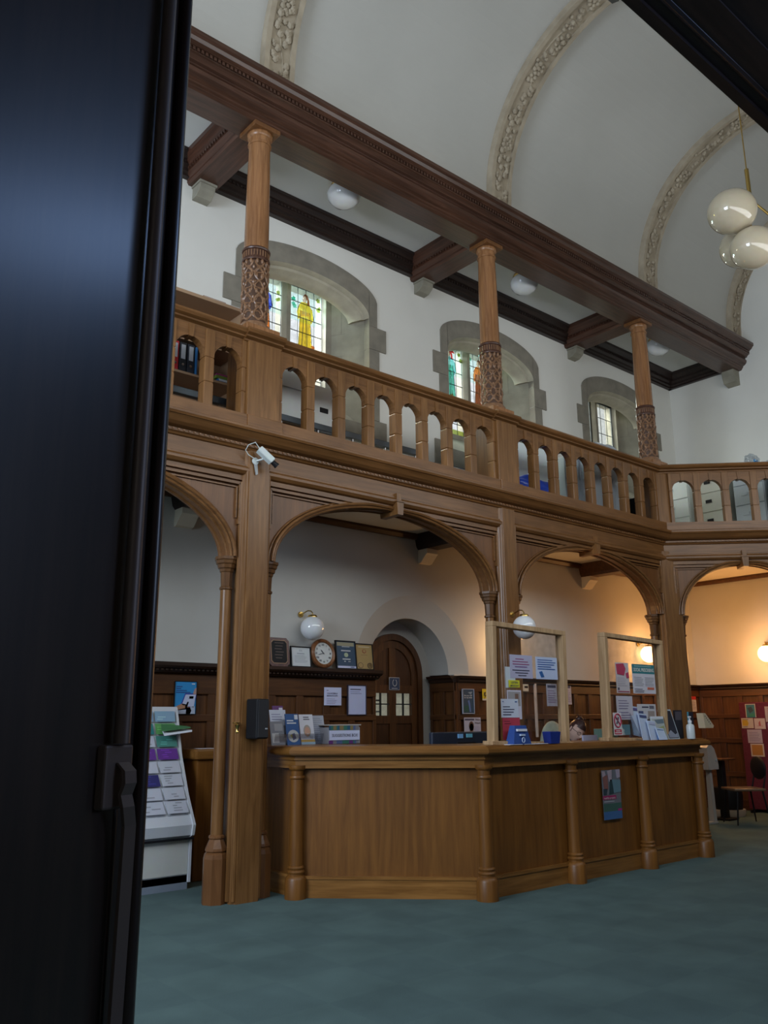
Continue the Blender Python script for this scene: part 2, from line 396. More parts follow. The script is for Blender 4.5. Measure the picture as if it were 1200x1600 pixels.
# ================================================================ WINDOWS
def poly(mb, pts, y, mat):
    mb.use(mat); mb.prism(pts, 'xz', y - .004, y + .004)
G = {k: tinted('glass_' + k, c) for k, c in dict(clear=(1, 1, 1), green=(.15, .62, .45), teal=(.30, .80, .78), yellow=(1, .70, .05), red=(.80, .04, .04), orange=(1, .28, .05), blue=(.08, .12, .75), brown=(.35, .10, .03), flesh=(.80, .55, .40), aqua=(.80, 1, .97), olive=(.35, .42, .10), white=(1, 1, .98), plain=(.80, .80, .74)).items()}
GY = 8.58
def window(idx, cx, label, stained):
    t = thing('window_%d' % idx, label, 'window', (cx, GY, ZS), kind='structure')
    z0, z1 = 5.62, 7.10; hw = .60; m = .065
    # stone frame: jambs, mullion, lintel, sill
    fr = MB(); fr.box(cx - hw - .10, cx - hw, GY - .1, GY + .14, z0 - .1, z1 + .12); fr.box(cx + hw, cx + hw + .10, GY - .1, GY + .14, z0 - .1, z1 + .12)
    fr.box(cx - hw, cx + hw, GY - .1, GY + .14, z1, z1 + .14); fr.box(cx - hw, cx + hw, GY - .1, GY + .14, z0 - .12, z0)
    fr.prism([(cx - m, GY - .03), (cx - .03, GY - .1), (cx + .03, GY - .1), (cx + m, GY - .03), (cx + m, GY + .12), (cx - m, GY + .12)], 'xy', z0, z1)
    fr.build('stone_frame', STON, t, world=True)
    # reveal: splayed jambs, arched soffit and sloping sill
    n = 24; mb = MB(); o = .72
    F = [(cx - HWO * math.cos(PI * i / n)) for i in range(n + 1)]
    front = [(cx - HWO, YW + .08, ZS)] + [(x, YW + .08, arch_in(x, cx)) for x in F] + [(cx + HWO, YW + .08, ZS)]
    back = [(cx - .68, GY - .08, z0 - .05)] + [(cx - .68 * math.cos(PI * i / n), GY - .08, 7.14 + .10 * math.sin(PI * i / n)) for i in range(n + 1)] + [(cx + .68, GY - .08, z0 - .05)]
    a = [mb.bm.verts.new(p) for p in front]; b = [mb.bm.verts.new(p) for p in back]
    for i in range(len(a) - 1): mb.face([a[i], a[i + 1], b[i + 1], b[i]])
    mb.face([a[0], b[0], b[-1], a[-1]])
    mb.build('stone_reveal', STONL, t, world=True)
    # moulded order of the arch, dying on to the jambs at the springing
    mb = MB(); rows = []
    for k, y in ((1.0, YW - .02), (.975, YW + .015), (.965, YW + .05), (.925, YW + .065), (.90, YW + .11), (.885, YW + .13), (.85, YW + .18), (.85, YW + .26)):
        rows.append([mb.bm.verts.new((cx - HWO * k * math.cos(PI * i / n), y, 6.56 + (arch_in(cx - HWO * math.cos(PI * i / n), cx) - 6.56) * (k - (1 - k) * .6))) for i in range(n + 1)])
    rows.append([mb.bm.verts.new((cx - HWO * math.cos(PI * i / n), YW + .26, arch_in(cx - HWO * math.cos(PI * i / n), cx) + .02)) for i in range(n + 1)])
    for a, b in zip(rows, rows[1:]):
        for i in range(n): mb.face([a[i], a[i + 1], b[i + 1], b[i]])
    for i in (0, n): mb.face([r[i] for r in rows])
    mb.build('arch_order', STON_LIT, t, world=True, smooth=True)
    mb = MB()
    for s in (-1, 1):                                     # block joints of the splayed jambs
        for k, z in enumerate((5.55, 5.87, 6.19, 6.51)):
            mb.hexa([(cx + s * (HWO - .006), YW + .10, z), (cx + s * (HWO + .01), YW + .10, z), (cx + s * .69, GY - .08, z), (cx + s * .674, GY - .08, z), (cx + s * (HWO - .006), YW + .10, z + .008), (cx + s * (HWO + .01), YW + .10, z + .008), (cx + s * .69, GY - .08, z + .008), (cx + s * .674, GY - .08, z + .008)])
            u = .35 + .3 * (k % 2); x = cx + s * (HWO + (.68 - HWO) * u); y = YW + .10 + (GY - .18 - YW) * u
            mb.box(x - .006, x + .006, y - .004, y + .006, z, z + .32)
    mb.build('block_joints', STON, t, world=True)
    # wall above the frame to close the head of the reveal
    mb = MB(); mb.box(cx - 1.0, cx + 1.0, GY - .06, GY + .14, z1 + .12, 7.6); mb.box(cx - 1.0, cx - hw - .08, GY - .06, GY + .14, ZS - .2, z1 + .2); mb.box(cx + hw + .08, cx + 1.0, GY - .06, GY + .14, ZS - .2, z1 + .2); mb.box(cx - .8, cx + .8, GY - .06, GY + .14, ZS - .2, z0 - .1)
    mb.build('wall_head', STON, t, world=True)
    # face stonework with stepped quoins
    st = [.0, .30, .62, .93, 1.24, 1.56, 1.9]
    def outer_w(z):
        if z < 5.0: return 1.02
        k = int((z - 4.9) / .31)
        return (1.03, 1.17)[k % 2]
    mb = MB()
    xs = [cx - 1.0 * math.cos(PI * i / 28) for i in range(29)]
    def outer_top(x): return 6.88 + .39 * (1 - min(1, abs(x - cx) / 1.09) ** 2.0) ** .5
    xin = [cx - HWO * math.cos(PI * i / 28) for i in range(29)]
    mb.strip(xin, lambda x: arch_in(x, cx), lambda x: outer_top(x), YW - .02, YW + .12)
    for s in (-1, 1):
        xq = sorted([cx + s * (HWO - .005), cx + s * 1.085])
        mb.strip([xq[0] + (xq[1] - xq[0]) * j / 6 for j in range(7)], lambda x: 6.56, outer_top, YW - .02, YW + .12)
        for k in range(6):
            zt = 6.557 - .33 * k; w = (1.24, 1.12)[k % 2] if k < 5 else 1.24
            mb.box(cx + s * (HWO - .005), cx + s * w, YW - .02, YW + .12, zt - .325, zt)
    mb.box(cx - HWO, cx + HWO, YW - .02, YW + .12, 4.9, ZS)
    mb.build('stone_surround', STON, t, world=True)
    # leaded lights
    for s in (-1, 1):
        xa, xb = (cx - hw + .01, cx - m) if s < 0 else (cx + m, cx + hw - .01)
        mb = MB(); w = xb - xa
        if stained:
            mb.use(G['clear']).box(xa, xb, GY - .003, GY + .003, z0 + .12, 6.62); mb.use(G['aqua']).box(xa, xb, GY - .003, GY + .003, 6.62, z1); mb.use(G['olive']).box(xa, xb, GY - .003, GY + .003, z0, z0 + .12)
        else: mb.use(G['plain']).box(xa, xb, GY - .003, GY + .003, z0, z1)
        gl = mb.build('glass', None, t, world=True)
        mb = MB(); nx = 4 if stained else 3; nz = 7 if stained else 5
        for i in range(nx + 1): x = xa + w * i / nx; mb.box(x - .004, x + .004, GY - .014, GY - .004, z0, z1)
        for i in range(nz + 1): z = z0 + (z1 - z0) * i / nz; mb.box(xa, xb, GY - .014, GY - .004, z - .004, z + .004)
        if not stained:
            mb.box(xa, xa + .03, GY - .02, GY, z0, z1); mb.box(xb - .03, xb, GY - .02, GY, z0, z1); mb.box(xa, xb, GY - .02, GY, z1 - .03, z1)
        mb.build('lead_cames', LEAD, t, world=True)
        if stained:
            mb = MB(); c = (xa + xb) / 2; rnd = random.Random(idx * 9 + s); f = GY - .018
            for k in range(7):                            # vine leaves in the head of the light
                x = (xa + .05, xb - .05)[k % 2] + rnd.uniform(-.03, .03); z = rnd.uniform(6.80, 7.05); rr = rnd.uniform(.016, .028)
                poly(mb, [(x + rr * (1 + .45 * (j % 2)) * math.cos(j * PI / 5), z + rr * (1 + .45 * (j % 2)) * math.sin(j * PI / 5)) for j in range(10)], f, G['olive'] if k % 2 else G['green'])
            for k in range(3): x = rnd.uniform(xa + .04, xb - .04); z = rnd.uniform(5.9, 6.3); poly(mb, [(x + .03 * math.cos(j), z + .03 * math.sin(j)) for j in range(6)], f, G['orange'])
            robe, sleeve, hair = {(1, -1): ('orange', 'blue', 'brown'), (1, 1): ('yellow', 'yellow', 'brown'), (2, -1): ('green', 'teal', 'red'), (2, 1): ('brown', 'orange', 'brown')}[(idx, s)]
            b = c - .02; zt = 7.0
            def O(pts): return [(b + u * .80, zt + v * .76) for u, v in pts]
            # robe falls in one long shape, then sleeves, hands, head and hair
            poly(mb, O([(-.10, -.30), (.09, -.30), (.12, -.62), (.15, -1.05), (-.13, -1.05), (-.11, -.62)]), f, G[robe])
            poly(mb, O([(-.07, -.13), (.05, -.12), (.14, -.22), (.17, -.42), (.13, -.50), (.08, -.36), (-.06, -.40), (-.13, -.48), (-.16, -.34), (-.12, -.20)]), f - .003, G[sleeve])
            poly(mb, O([(-.075, -.30), (-.01, -.22), (.045, -.30), (.03, -.36), (-.05, -.37)]), f - .007, G['white'])
            poly(mb, O([(-.045, -.02), (.0, .0), (.03, -.05), (.015, -.12), (-.03, -.13), (-.055, -.08)]), f - .007, G['flesh'])
            poly(mb, O([(-.05, -.02), (-.01, .035), (.04, .02), (.075, -.06), (.09, -.17), (.05, -.16), (.035, -.07), (.0, .0)]), f - .01, G[hair])
            if (idx, s) == (2, -1): poly(mb, O([(-.09, -.01), (-.02, .06), (.08, .03), (.14, -.03), (.04, -.02)]), f - .012, G['red'])
            for u0, v0, u1, v1 in ((-.03, -.42, -.06, -1.02), (.03, -.42, .05, -1.02), (-.1, -.3, -.13, -1.05), (.09, -.3, .15, -1.05), (-.12, -.2, -.16, -.34), (.14, -.22, .17, -.42)):
                mb.use(LEAD).tube([(b + u0 * .8, f - .011, zt + v0 * .76), (b + u1 * .8, f - .011, zt + v1 * .76)], .005, 4)
            if idx == 2:                                  # small shield low in the light
                poly(mb, [(c - .09, 5.86), (c + .09, 5.86), (c + .10, 5.98), (c + .04, 6.06), (c - .05, 6.07), (c - .1, 5.98)], f - .002, G['green']); poly(mb, [(c - .04, 5.92), (c + .05, 5.92), (c + .04, 6.0), (c - .03, 6.0)], f - .008, G['red'])
            mb.build('stained_figure', None, t, world=True)
    return t
window(1, WX[0], 'stone arched gallery window with a yellow robed stained glass figure', True)
window(2, WX[1], 'stone arched gallery window with red capped and brown robed glass figures', True)
window(3, WX[2], 'stone arched gallery window with plain leaded panes nearest the end wall', False)

# ================================================================ UPPER GALLERY TIMBER
def dentils(mb, x0, x1, y, z, w=.022, gap=.02, h=.03, d=.015):
    x = x0
    while x < x1: mb.box(x, min(x + w, x1), y - d, y, z, z + h); x += w + gap
CORN = [(6.58, 7.48), (6.55, 7.50), (6.55, 7.515), (6.53, 7.525), (6.53, 7.545), (6.50, 7.56), (6.465, 7.59), (6.455, 7.63), (6.475, 7.67), (6.475, 7.685), (6.44, 7.69), (6.44, 7.705), (6.41, 7.73), (6.39, 7.735), (6.39, 7.745), (6.40, 7.75), (6.40, 7.79), (6.375, 7.795), (6.375, 7.805), (6.345, 7.82), (6.325, 7.85), (6.30, 7.87), (6.30, 7.915), (6.66, 7.94), (6.88, 7.94), (6.88, 7.48)]
t = thing('cornice_beam', 'long dark oak cornice beam carried by the gallery columns', 'beam', (4, 6.7, 7.48))
MB().prism(CORN, 'yz', -4, XE).build('beam', DKX, t, world=True)
mb = MB(); dentils(mb, 1.5, XE - .02, 6.40, 7.752, .026, .020, .036, .018); mb.build('dentil_course', DKX, t, world=True, kind=None)
WCOR = [(YW, 7.54), (7.93, 7.54), (7.93, 7.57), (7.90, 7.585), (7.90, 7.62), (7.865, 7.65), (7.865, 7.69), (7.84, 7.70), (7.80, 7.745), (7.78, 7.76), (7.78, 7.80), (YW, 7.80)]
t = thing('wall_cornice', 'dark oak cornice running along the gallery back wall under the white ceiling', 'cornice', (4, 7.9, 7.54))
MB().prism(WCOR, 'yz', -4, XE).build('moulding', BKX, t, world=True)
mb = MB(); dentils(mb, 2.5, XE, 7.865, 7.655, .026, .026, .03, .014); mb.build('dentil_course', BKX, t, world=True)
mb = MB(); 
def xprof(xc, hw, z0, z1):   # soffit plus side mouldings of a cross beam
    pr = [(xc - hw, z0)]
    pr = [(xc - hw, z0), (xc + hw, z0), (xc + hw + .02, z0 + .03), (xc + hw + .02, z0 + .05), (xc + hw + .06, z0 + .10), (xc + hw + .06, z0 + .15), (xc + hw + .09, z0 + .19), (xc + hw + .13, z0 + .26), (xc + hw + .13, z1), (xc - hw - .13, z1), (xc - hw - .13, z0 + .26), (xc - hw - .09, z0 + .19), (xc - hw - .06, z0 + .15), (xc - hw - .06, z0 + .10), (xc - hw - .02, z0 + .05), (xc - hw - .02, z0 + .03)]
    return pr
def crossbeam(xc, lab):
    t = thing('cross_beam', lab, 'beam', (xc, 7.4, 7.48), group='moulded cross beams of the gallery ceiling')
    MB().prism(xprof(xc, .15, 7.482, 7.81), 'xz', 6.87, YW).build('beam', DKY, t, world=True)
    mb = MB()
    for s in (-1, 1):
        y = 6.9
        while y < 7.85: mb.box(xc + s * .215, xc + s * .230, y, y + .026, 7.60, 7.63); y += .05
    mb.build('dentil_course', DKY, t, world=True)
    c = thing('stone_corbel', lab.replace('moulded dark oak cross beam', 'small pale stone corbel under the cross beam'), 'corbel', (xc, YW, 7.25), group='stone corbels under the gallery beams')
    MB().prism([(YW, 7.31), (7.90, 7.32), (7.83, 7.37), (7.81, 7.40), (7.81, 7.482), (YW, 7.482)], 'yz', xc - .095, xc + .095).build('block', STONL, c, world=True)
    MB().box(xc - .11, xc + .11, 7.79, YW, 7.455, 7.481).build('abacus', STONL, c, world=True)
for xc, l in ((4.03, 'over the first gallery column'), (7.50, 'over the second gallery column'), (10.97, 'over the third gallery column')):
    crossbeam(xc, 'moulded dark oak cross beam ' + l)
t = thing('end_cornice', 'dark oak cornice on the end wall closing the gallery ceiling', 'cornice', (XE, 7.4, 7.54))
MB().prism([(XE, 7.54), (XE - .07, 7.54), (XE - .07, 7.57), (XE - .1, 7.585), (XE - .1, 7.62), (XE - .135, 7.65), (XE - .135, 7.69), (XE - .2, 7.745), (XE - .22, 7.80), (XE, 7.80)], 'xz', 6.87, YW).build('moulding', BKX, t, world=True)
c = thing('stone_corbel', 'small pale stone corbel on the end wall under the cornice beam', 'corbel', (XE, 6.72, 7.25), group='stone corbels under the gallery beams')
MB().prism([(XE, 7.22), (XE - .16, 7.26), (XE - .2, 7.36), (XE - .2, 7.482), (XE, 7.482)], 'xz', 6.62, 6.84).build('block', STONL, c, world=True)

# --- gallery columns
def column(xc, label):
    t = thing('gallery_column', label, 'column', (xc, AY, 5.10), group='turned oak columns of the gallery')
    MB().bbox(-.19, .19, -.19, .19, 0, .085, .008).build('plinth', COLW, t)
    MB().lathe([(.165, .085), (.172, .10), (.165, .125), (.145, .14), (.135, .16)], n=32).build('base', CARV, t, smooth=True)
    MB().lathe([(.126, .15), (.128, .45), (.126, .83)], n=32).build('carved_drum', CARD, t, smooth=True)
    mb = MB(); r = .128
    def on(a, z, rr=r): return (rr * math.cos(a), rr * math.sin(a), z)
    # vine scrolls in relief round the drum
    for k in range(7):
        a0 = 2 * PI * k / 7
        for s in (-1, 1):
            mb.tube([on(a0 + s * .36 * math.sin(i * PI / 12 * 1.5), .17 + .64 * i / 36) for i in range(37)], .010, 5)
        for j in range(4):
            zc = .24 + j * .165; sg = 1 if (j + k) % 2 else -1
            mb.tube([on(a0 + sg * (.045 + .02 * q) * math.cos(q * .62) / r * .38, zc + (.012 + .0055 * q) * math.sin(q * .62)) for q in range(11)], .0085, 5)
            for q in (-1, 1): mb.ball(on(a0 + q * .20, zc + .08, r), .017, 1, (1, 1, 1.9))
            mb.ball(on(a0 + PI / 7, zc + .01, r), .014, 1, (1, 1, 1.6))
    mb.build('carved_scrolls', CARV, t, smooth=True)
    MB().lathe([(.128, .83), (.142, .835), (.146, .85), (.142, .865), (.130, .87), (.130, .945), (.142, .95), (.147, .962), (.142, .975), (.128, .985)], n=32).build('collar', DKY, t, smooth=True)
    mb = MB()
    for i in range(28): a = 2 * PI * i / 28; mb.tube([on(a, .875, .132), on(a, .94, .132)], .006, 5)
    mb.build('collar_flutes', CARV, t, smooth=True)
    MB().lathe([(.125, .98), (.124, 1.2), (.118, 1.8), (.110, 2.20)], n=32).build('shaft', COLW, t, smooth=True)
    MB().lathe([(.112, 2.19), (.122, 2.195), (.125, 2.205), (.122, 2.22), (.112, 2.225), (.112, 2.27), (.125, 2.28), (.132, 2.30), (.136, 2.315), (.130, 2.33)], n=32).build('capital', COLW, t, smooth=True)
    MB().bbox(-.155, .155, -.155, .155, 2.33, 2.382, .006).build('abacus', OAKD, t)
    return t
c0 = column(BX[1], 'turned oak column with carved lower drum, on the parapet nearest the camera')
for i, l in ((2, 'turned oak column with carved lower drum, between the two stained glass windows'), (3, 'turned oak column with carved lower drum, where the parapet turns')):
    c = copy_tree(c0); c.location.x = BX[i]; c['label'] = l

# ================================================================ GALLERY FRONT (local frame: x along, -y to the hall, origin on the axis)
GPROF = [(.10, 3.62), (-.13, 3.62), (-.13, 3.665), (-.16, 3.675), (-.185, 3.70), (-.185, 3.725), (-.16, 3.75), (-.16, 3.765), (-.15, 3.77), (-.15, 3.90), (-.17, 3.905), (-.18, 3.92), (-.20, 3.93), (-.20, 3.955), (-.225, 3.96), (-.255, 3.965), (-.285, 3.985), (-.315, 4.02), (-.33, 4.035), (-.34, 4.035), (-.35, 4.055), (-.35, 4.075), (-.32, 4.09), (-.26, 4.095), (-.26, 4.215), (.10, 4.215)]
RPROF = [(-.14, 4.97), (-.16, 4.985), (-.16, 5.0), (-.20, 5.015), (-.20, 5.03), (-.235, 5.045), (-.25, 5.07), (-.245, 5.09), (-.225, 5.10), (.04, 5.10), (.07, 5.08), (.06, 5.03), (.02, 4.97)]
def gallery_front(origin, rz, x0, x1, k0, k1, lab):
    t = thing('gallery_cornice', 'oak cornice and fascia ' + lab, 'cornice', origin, rz)
    MB().miter(GPROF, x0, x1, k0, k1).build('cornice', OAKX, t)
    mb = MB(); dentils(mb, x0 + .25, x1 - .2, -.20, 3.936, .018, .034, .012, .010); mb.build('dentil_course', COLW, t)
    h = thing('handrail', 'moulded oak handrail ' + lab, 'handrail', origin, rz)
    MB().miter(RPROF, x0, x1, k0, k1).build('rail', OAKX, h)
def bay(origin, rz, x0, x1, n, lab, half0=True, half1=True):
    """arcaded parapet between two pedestals: n small arches"""
    t = thing('parapet_arcade', 'pierced oak parapet with %d small arches ' % n + lab, 'balustrade', origin, rz)
    w = .095; pitch = (x1 - x0) / n; ya, yb = -.195, -.085
    for i in range(n + 1):
        xc = x0 + pitch * i; a, b = xc - w / 2, xc + w / 2
        if i == 0: a = x0
        if i == n: b = x1
        mb = MB(); g = .004
        for z0, z1 in ((4.215, 4.453), (4.463, 4.693)):
            mb.bbox(a, b, ya, yb, z0, z1, .006)
        mb.bbox(a, b, ya, yb, 4.703, 4.972, .004)
        mb.box(a + .006, b - .006, ya + .006, yb - .006, 4.3, 4.8)
        mb.build('baluster', OAKZ, t)
    for i in range(n):
        a = x0 + pitch * i + w / 2; b = x0 + pitch * (i + 1) - w / 2
        c = (a + b) / 2; r = (b - a) / 2
        xs = [c - r * math.cos(PI * j / 14) for j in range(15)]
        MB().strip(xs, lambda x: 4.71 + .155 / r * math.sqrt(max(0, r * r - (x - c) ** 2)), lambda x: 4.972, ya + .012, yb - .012).build('arch_head', OAKX, t)
        MB().prism([(c - .018, 4.853), (c + .018, 4.853), (c + .028, 4.971), (c - .028, 4.971)], 'xz', ya, yb).build('keystone', OAKZ, t)
def pedestal(x, y, rz, lab, w=.36):
    t = thing('parapet_pedestal', 'square oak pedestal ' + lab, 'pedestal', (x, y, 4.2), rz, group='oak pedestals of the parapet')
    MB().bbox(-w / 2, w / 2, -.23, .17, 0.018, .775, .006).build('die', OAKZ, t)
    MB().bbox(-w / 2 - .012, w / 2 + .012, -.275, .18, -.10, .018, .006).build('base_block', OAKX, t)
    pr = [(u - (.035 if u < 0 else -.02), v - 4.2) for u, v in RPROF]
    MB().prism(pr, 'yz', -w / 2 - .03, w / 2 + .03).build('cap', OAKX, t)
S2 = math.sqrt(.5); K = math.tan(R(22.5))
gallery_front((0, AY, 0), 0, -3, BX[3], 0, -K, 'along the front of the long gallery')
for i, l in ((0, 'at the left end beside the bookcase'), (1, 'below the yellow stained glass figure'), (2, 'between the second and third gallery columns')):
    a = BX[i] + .18; b = BX[i + 1] - .18
    if i == 0: a = b - .389 * 5
    bay((0, AY, 0), 0, a, b, 5 if i == 0 else 8, l)
pedestal(BX[1], AY, 0, 'under the first gallery column'); pedestal(BX[2], AY, 0, 'under the second gallery column')
# splayed corner: 45 degrees towards the hall, then square to it
L2 = 2.35
gallery_front((BX[3], AY, 0), R(-45), 0, L2, K, -K, 'across the splayed corner of the gallery')
bay((BX[3], AY, 0), R(-45), .20, .20 + .405 * 5, 5, 'across the splayed corner of the gallery')
P3 = (BX[3] + L2 * S2, AY - L2 * S2)
gallery_front((P3[0], P3[1], 0), R(-90), 0, 3.6, K, 0, 'along the gallery in front of the end wall')
bay((P3[0], P3[1], 0), R(-90), .20, .20 + .39 * 8, 8, 'in front of the end wall')
t = thing('parapet_pedestal', 'faceted oak pedestal where the parapet turns under the third column', 'pedestal', (BX[3], AY, 4.2), R(-22.5), group='oak pedestals of the parapet')
MB().bbox(-.15, .15, -.225, .17, .015, .775, .01).build('die', OAKZ, t)
# dark underside band of the gallery so no gap shows between deck and cornice
# ================================================================ LOWER ARCADE
ZSP = 2.90; ZCR = 3.60
def arch_panel(origin, rz, x0, x1, lab, a_off=.235):
    t = thing('arcade_arch', 'oak arch with triangular side panels and keystone ' + lab, 'arch', origin, rz, group='oak arches of the arcade')
    a, b = x0 + a_off, x1 - a_off; c = (a + b) / 2; r = (b - a) / 2; rise = ZCR - ZSP + .02
    n = 40; xs = [c - r * math.cos(PI * i / n) for i in range(n + 1)]
    el = lambda x, rr=r, rs=rise: ZSP + rs * math.sqrt(max(0, 1 - ((x - c) / rr) ** 2)) if abs(x - c) < rr else ZSP
    xx = [x0 + .12] + xs + [x1 - .12]
    mb = MB(); mb.strip([x0 + .136, a] + xs[1:-1] + [b, x1 - .136], lambda x: el(x) if a < x < b else ZSP, lambda x: 3.63, -.10, .10)
    mb.build('spandrel_board', OAKD, t)
    # arch mouldings: three stepped rolls following the curve
    mb = MB()
    for d, y, rr in ((.008, -.118, .015), (.036, -.135, .016), (.064, -.112, .010), (-.0, -.06, .014), (0, .05, .014)):
        pts = [(c - (r + d) * math.cos(PI * i / n), y, ZSP + (rise + d) * math.sin(PI * i / n)) for i in range(n + 1)]
        pts = [p for p in pts if p[2] < 3.66]
        run = [(c - (r + d), y, ZSP)]
        mb.tube([(x, y_, min(z, 3.64)) for x, y_, z in [(c - (r + d) * math.cos(PI * i / n), y, ZSP + (rise + d) * math.sin(PI * i / n)) for i in range(n + 1)]], rr, 8)
    mb.build('arch_moulding', OAKX, t, smooth=True)
    # raised frame of each triangular panel
    for s in (-1, 1):
        mb = MB()
        e = (x0 + .165) if s < 0 else (x1 - .165)
        q = (x0 + .15) if s < 0 else (x1 - .15)
        mb.box(e - .012, e + .012, -.135, -.09, ZSP + .30, 3.585); mb.box(e - s * .03 - .005, e - s * .03 + .005, -.125, -.09, ZSP + .36, 3.55)
        xe = c + s * r * .42
        mb.box(min(e, xe), max(e, xe), -.135, -.09, 3.575, 3.60); mb.box(min(e, xe), max(e, xe), -.120, -.09, 3.545, 3.555)
        mb.build('panel_frame', OAKX, t)
    mb = MB(); mb.prism([(c - .036, 3.565), (c + .036, 3.565), (c + .048, 3.70), (c - .048, 3.70)], 'xz', -.205, .08); mb.box(c - .058, c + .058, -.215, -.12, 3.70, 3.712); mb.box(c - .032, c + .032, -.185, -.14, 3.712, 3.80)
    mb.build('keystone', OAKZ, t)
CAPO = wood('capital_oak', (.075, .032, .011), (.135, .060, .020), 'z', rough=.35)
def shaft(parent, x, y=-.02):
    """slender attached shaft with capital and base, one side of a post"""
    for nm, pr, mt in (('shaft', [(.052, .50), (.050, 2.62)], OAKZ),
                       ('shaft_capital', [(.052, 2.60), (.062, 2.61), (.062, 2.625), (.050, 2.635), (.056, 2.76), (.064, 2.768), (.068, 2.79), (.082, 2.80), (.088, 2.83), (.100, 2.84), (.104, 2.865), (.114, 2.875), (.114, 2.90)], CAPO)):
        MB().lathe([(r, z) for r, z in pr], (x, y, 0), 8 if nm != 'shaft' else 12).build(nm, mt, parent, smooth=nm == 'shaft')
    MB().lathe([(.055, .535), (.068, .525), (.070, .51), (.060, .50), (.062, .495), (.092, .43), (.096, .41), (.085, .40), (.10, .385), (.108, .35), (.108, 0)], (x, y, 0), 8).build('shaft_base', OAKD, parent, smooth=False)
def post(x, y, rz, lab, w=.135, ht=3.90):
    t = thing('arcade_post', lab, 'post', (x, y, 0), rz, group='oak posts of the arcade')
    pts = [(-w + .03, -.19), (w - .03, -.19), (w - .02, -.165), (w, -.155), (w + .012, -.13), (w, -.10), (w, .10), (-w, .10), (-w, -.10), (-w - .012, -.13), (-w, -.155), (-w + .02, -.165)]
    MB().prism(pts, 'xy', 0, ht).build('body', OAKZ, t)
    mb = MB()
    for s in (-1, 1):
        mb.tube([(s * (w - .018), -.168, .02), (s * (w - .018), -.168, 3.7)], .018, 8); mb.tube([(s * (w + .01), -.12, .02), (s * (w + .01), -.12, 3.6)], .022, 8)
    mb.build('edge_beads', OAKX if False else OAKZ, t, smooth=True)
    for s in (-1, 1): shaft(t, s * (w + .075))
    return t
for i, l in ((1, 'tall oak arcade post nearest the camera, left of the counter, carrying the camera and speaker'), (2, 'tall oak arcade post behind the middle of the counter beside the first screen')):
    post(BX[i], AY, 0, l)
post(BX[0], AY, 0, 'tall oak arcade post hidden by the open door')
post(BX[3] + .05, AY - .02, R(-22.5), 'clustered oak arcade post at the splayed corner right of the second screen', .16, 3.81)
post(P3[0], P3[1], R(-67.5), 'oak arcade post at the far end of the splayed corner', .16, 3.81)
for i in range(3):
    arch_panel((0, AY, 0), 0, BX[i], BX[i + 1], ('left of the first post', 'over the left part of the counter', 'over the right part of the counter')[i])
arch_panel((BX[3], AY, 0), R(-45), .02, L2 - .02, 'across the splayed corner on the right', .26)
arch_panel((P3[0], P3[1], 0), R(-90), .02, 3.4, 'facing the end wall gallery')

# ceiling beams, corbels and thin cornice under the gallery
for xc, l in ((BX[1], 'above the first arcade post'), (BX[2], 'above the middle arcade post'), (BX[3], 'above the corner arcade post')):
    t = thing('aisle_beam', 'dark oak beam under the gallery floor ' + l, 'beam', (xc, 7.3, 3.62), group='beams under the gallery floor')
    MB().prism([(xc - .10, 3.62), (xc + .10, 3.62), (xc + .13, 3.66), (xc + .15, 3.75), (xc + .17, ZC), (xc - .17, ZC), (xc - .15, 3.75), (xc - .13, 3.66)], 'xz', 6.86, YW).build('beam', BKX if xc < 9 else DADOX, t, world=True)
    c = thing('plaster_corbel', 'cream plaster corbel under the aisle beam ' + l, 'corbel', (xc, YW, 3.4), group='plaster corbels in the aisle')
    MB().prism([(YW, 3.44), (7.95, 3.45), (7.92, 3.48), (7.86, 3.54), (7.83, 3.56), (7.83, 3.62), (YW, 3.62)], 'yz', xc - .10, xc + .10).build('block', CREAM, c, world=True)
t = thing('aisle_cornice', 'thin oak cornice between the aisle wall and cream ceiling', 'cornice', (6, YW, 3.7))
MB().prism([(YW, 3.75), (7.96, 3.75), (7.93, 3.79), (7.93, ZC), (YW, ZC)], 'yz', -3, XE).build('moulding', DADOX, t, world=True)
t = thing('end_aisle_cornice', 'thin oak cornice under the gallery along the end wall', 'cornice', (XE, 5, 3.7))
MB().prism([(XE, 3.75), (XE - .04, 3.75), (XE - .07, 3.79), (XE - .07, ZC), (XE, ZC)], 'xz', 1.4, YW - .07).build('moulding', DADOX, t, world=True)

# ================================================================ DADO PANELLING
def dado(name, lab, origin, rz, x0, x1, pitch=.36, top=2.02, cap=True, first=None):
    """framed panelling, local x along the wall, -y out"""
    t = thing(name, lab, 'wall panelling', origin, rz)
    MB().box(x0, x1, -.035, 0, 0, top - .08).build('field', DADOP, t)
    n = max(1, round((x1 - x0) / pitch)); p = (x1 - x0) / n
    for i in range(n + 1):
        a = max(x0, x0 + p * i - .045); b = min(x1, x0 + p * i + .045); MB().bbox(a, b, -.062, -.03, .12, top - .08, .006).build('stile', DADO, t)
    for z0, z1 in ((0, .16), (.52, .60), (1.06, 1.14), (1.46, 1.53), (top - .20, top - .0 if not cap else top - .08)):
        MB().bbox(x0, x1, -.066, -.03, z0, z1, .006).build('rail', DADOX, t)
    if cap:
        MB().prism([(0, top - .09), (-.07, top - .09), (-.085, top - .07), (-.085, top - .05), (-.12, top - .03), (-.13, top), (0, top)], 'yz', x0, x1).build('cap_moulding', CAPD, t)
    return t
dado('aisle_panelling', 'dark oak wall panelling behind the counter left of the arched door', (0, YW, 0), 0, 1.5, 6.62, top=1.93, cap=False)
dado('aisle_panelling', 'dark oak wall panelling behind the counter right of the arched door', (0, YW, 0), 0, NX + NR + .001, XE)
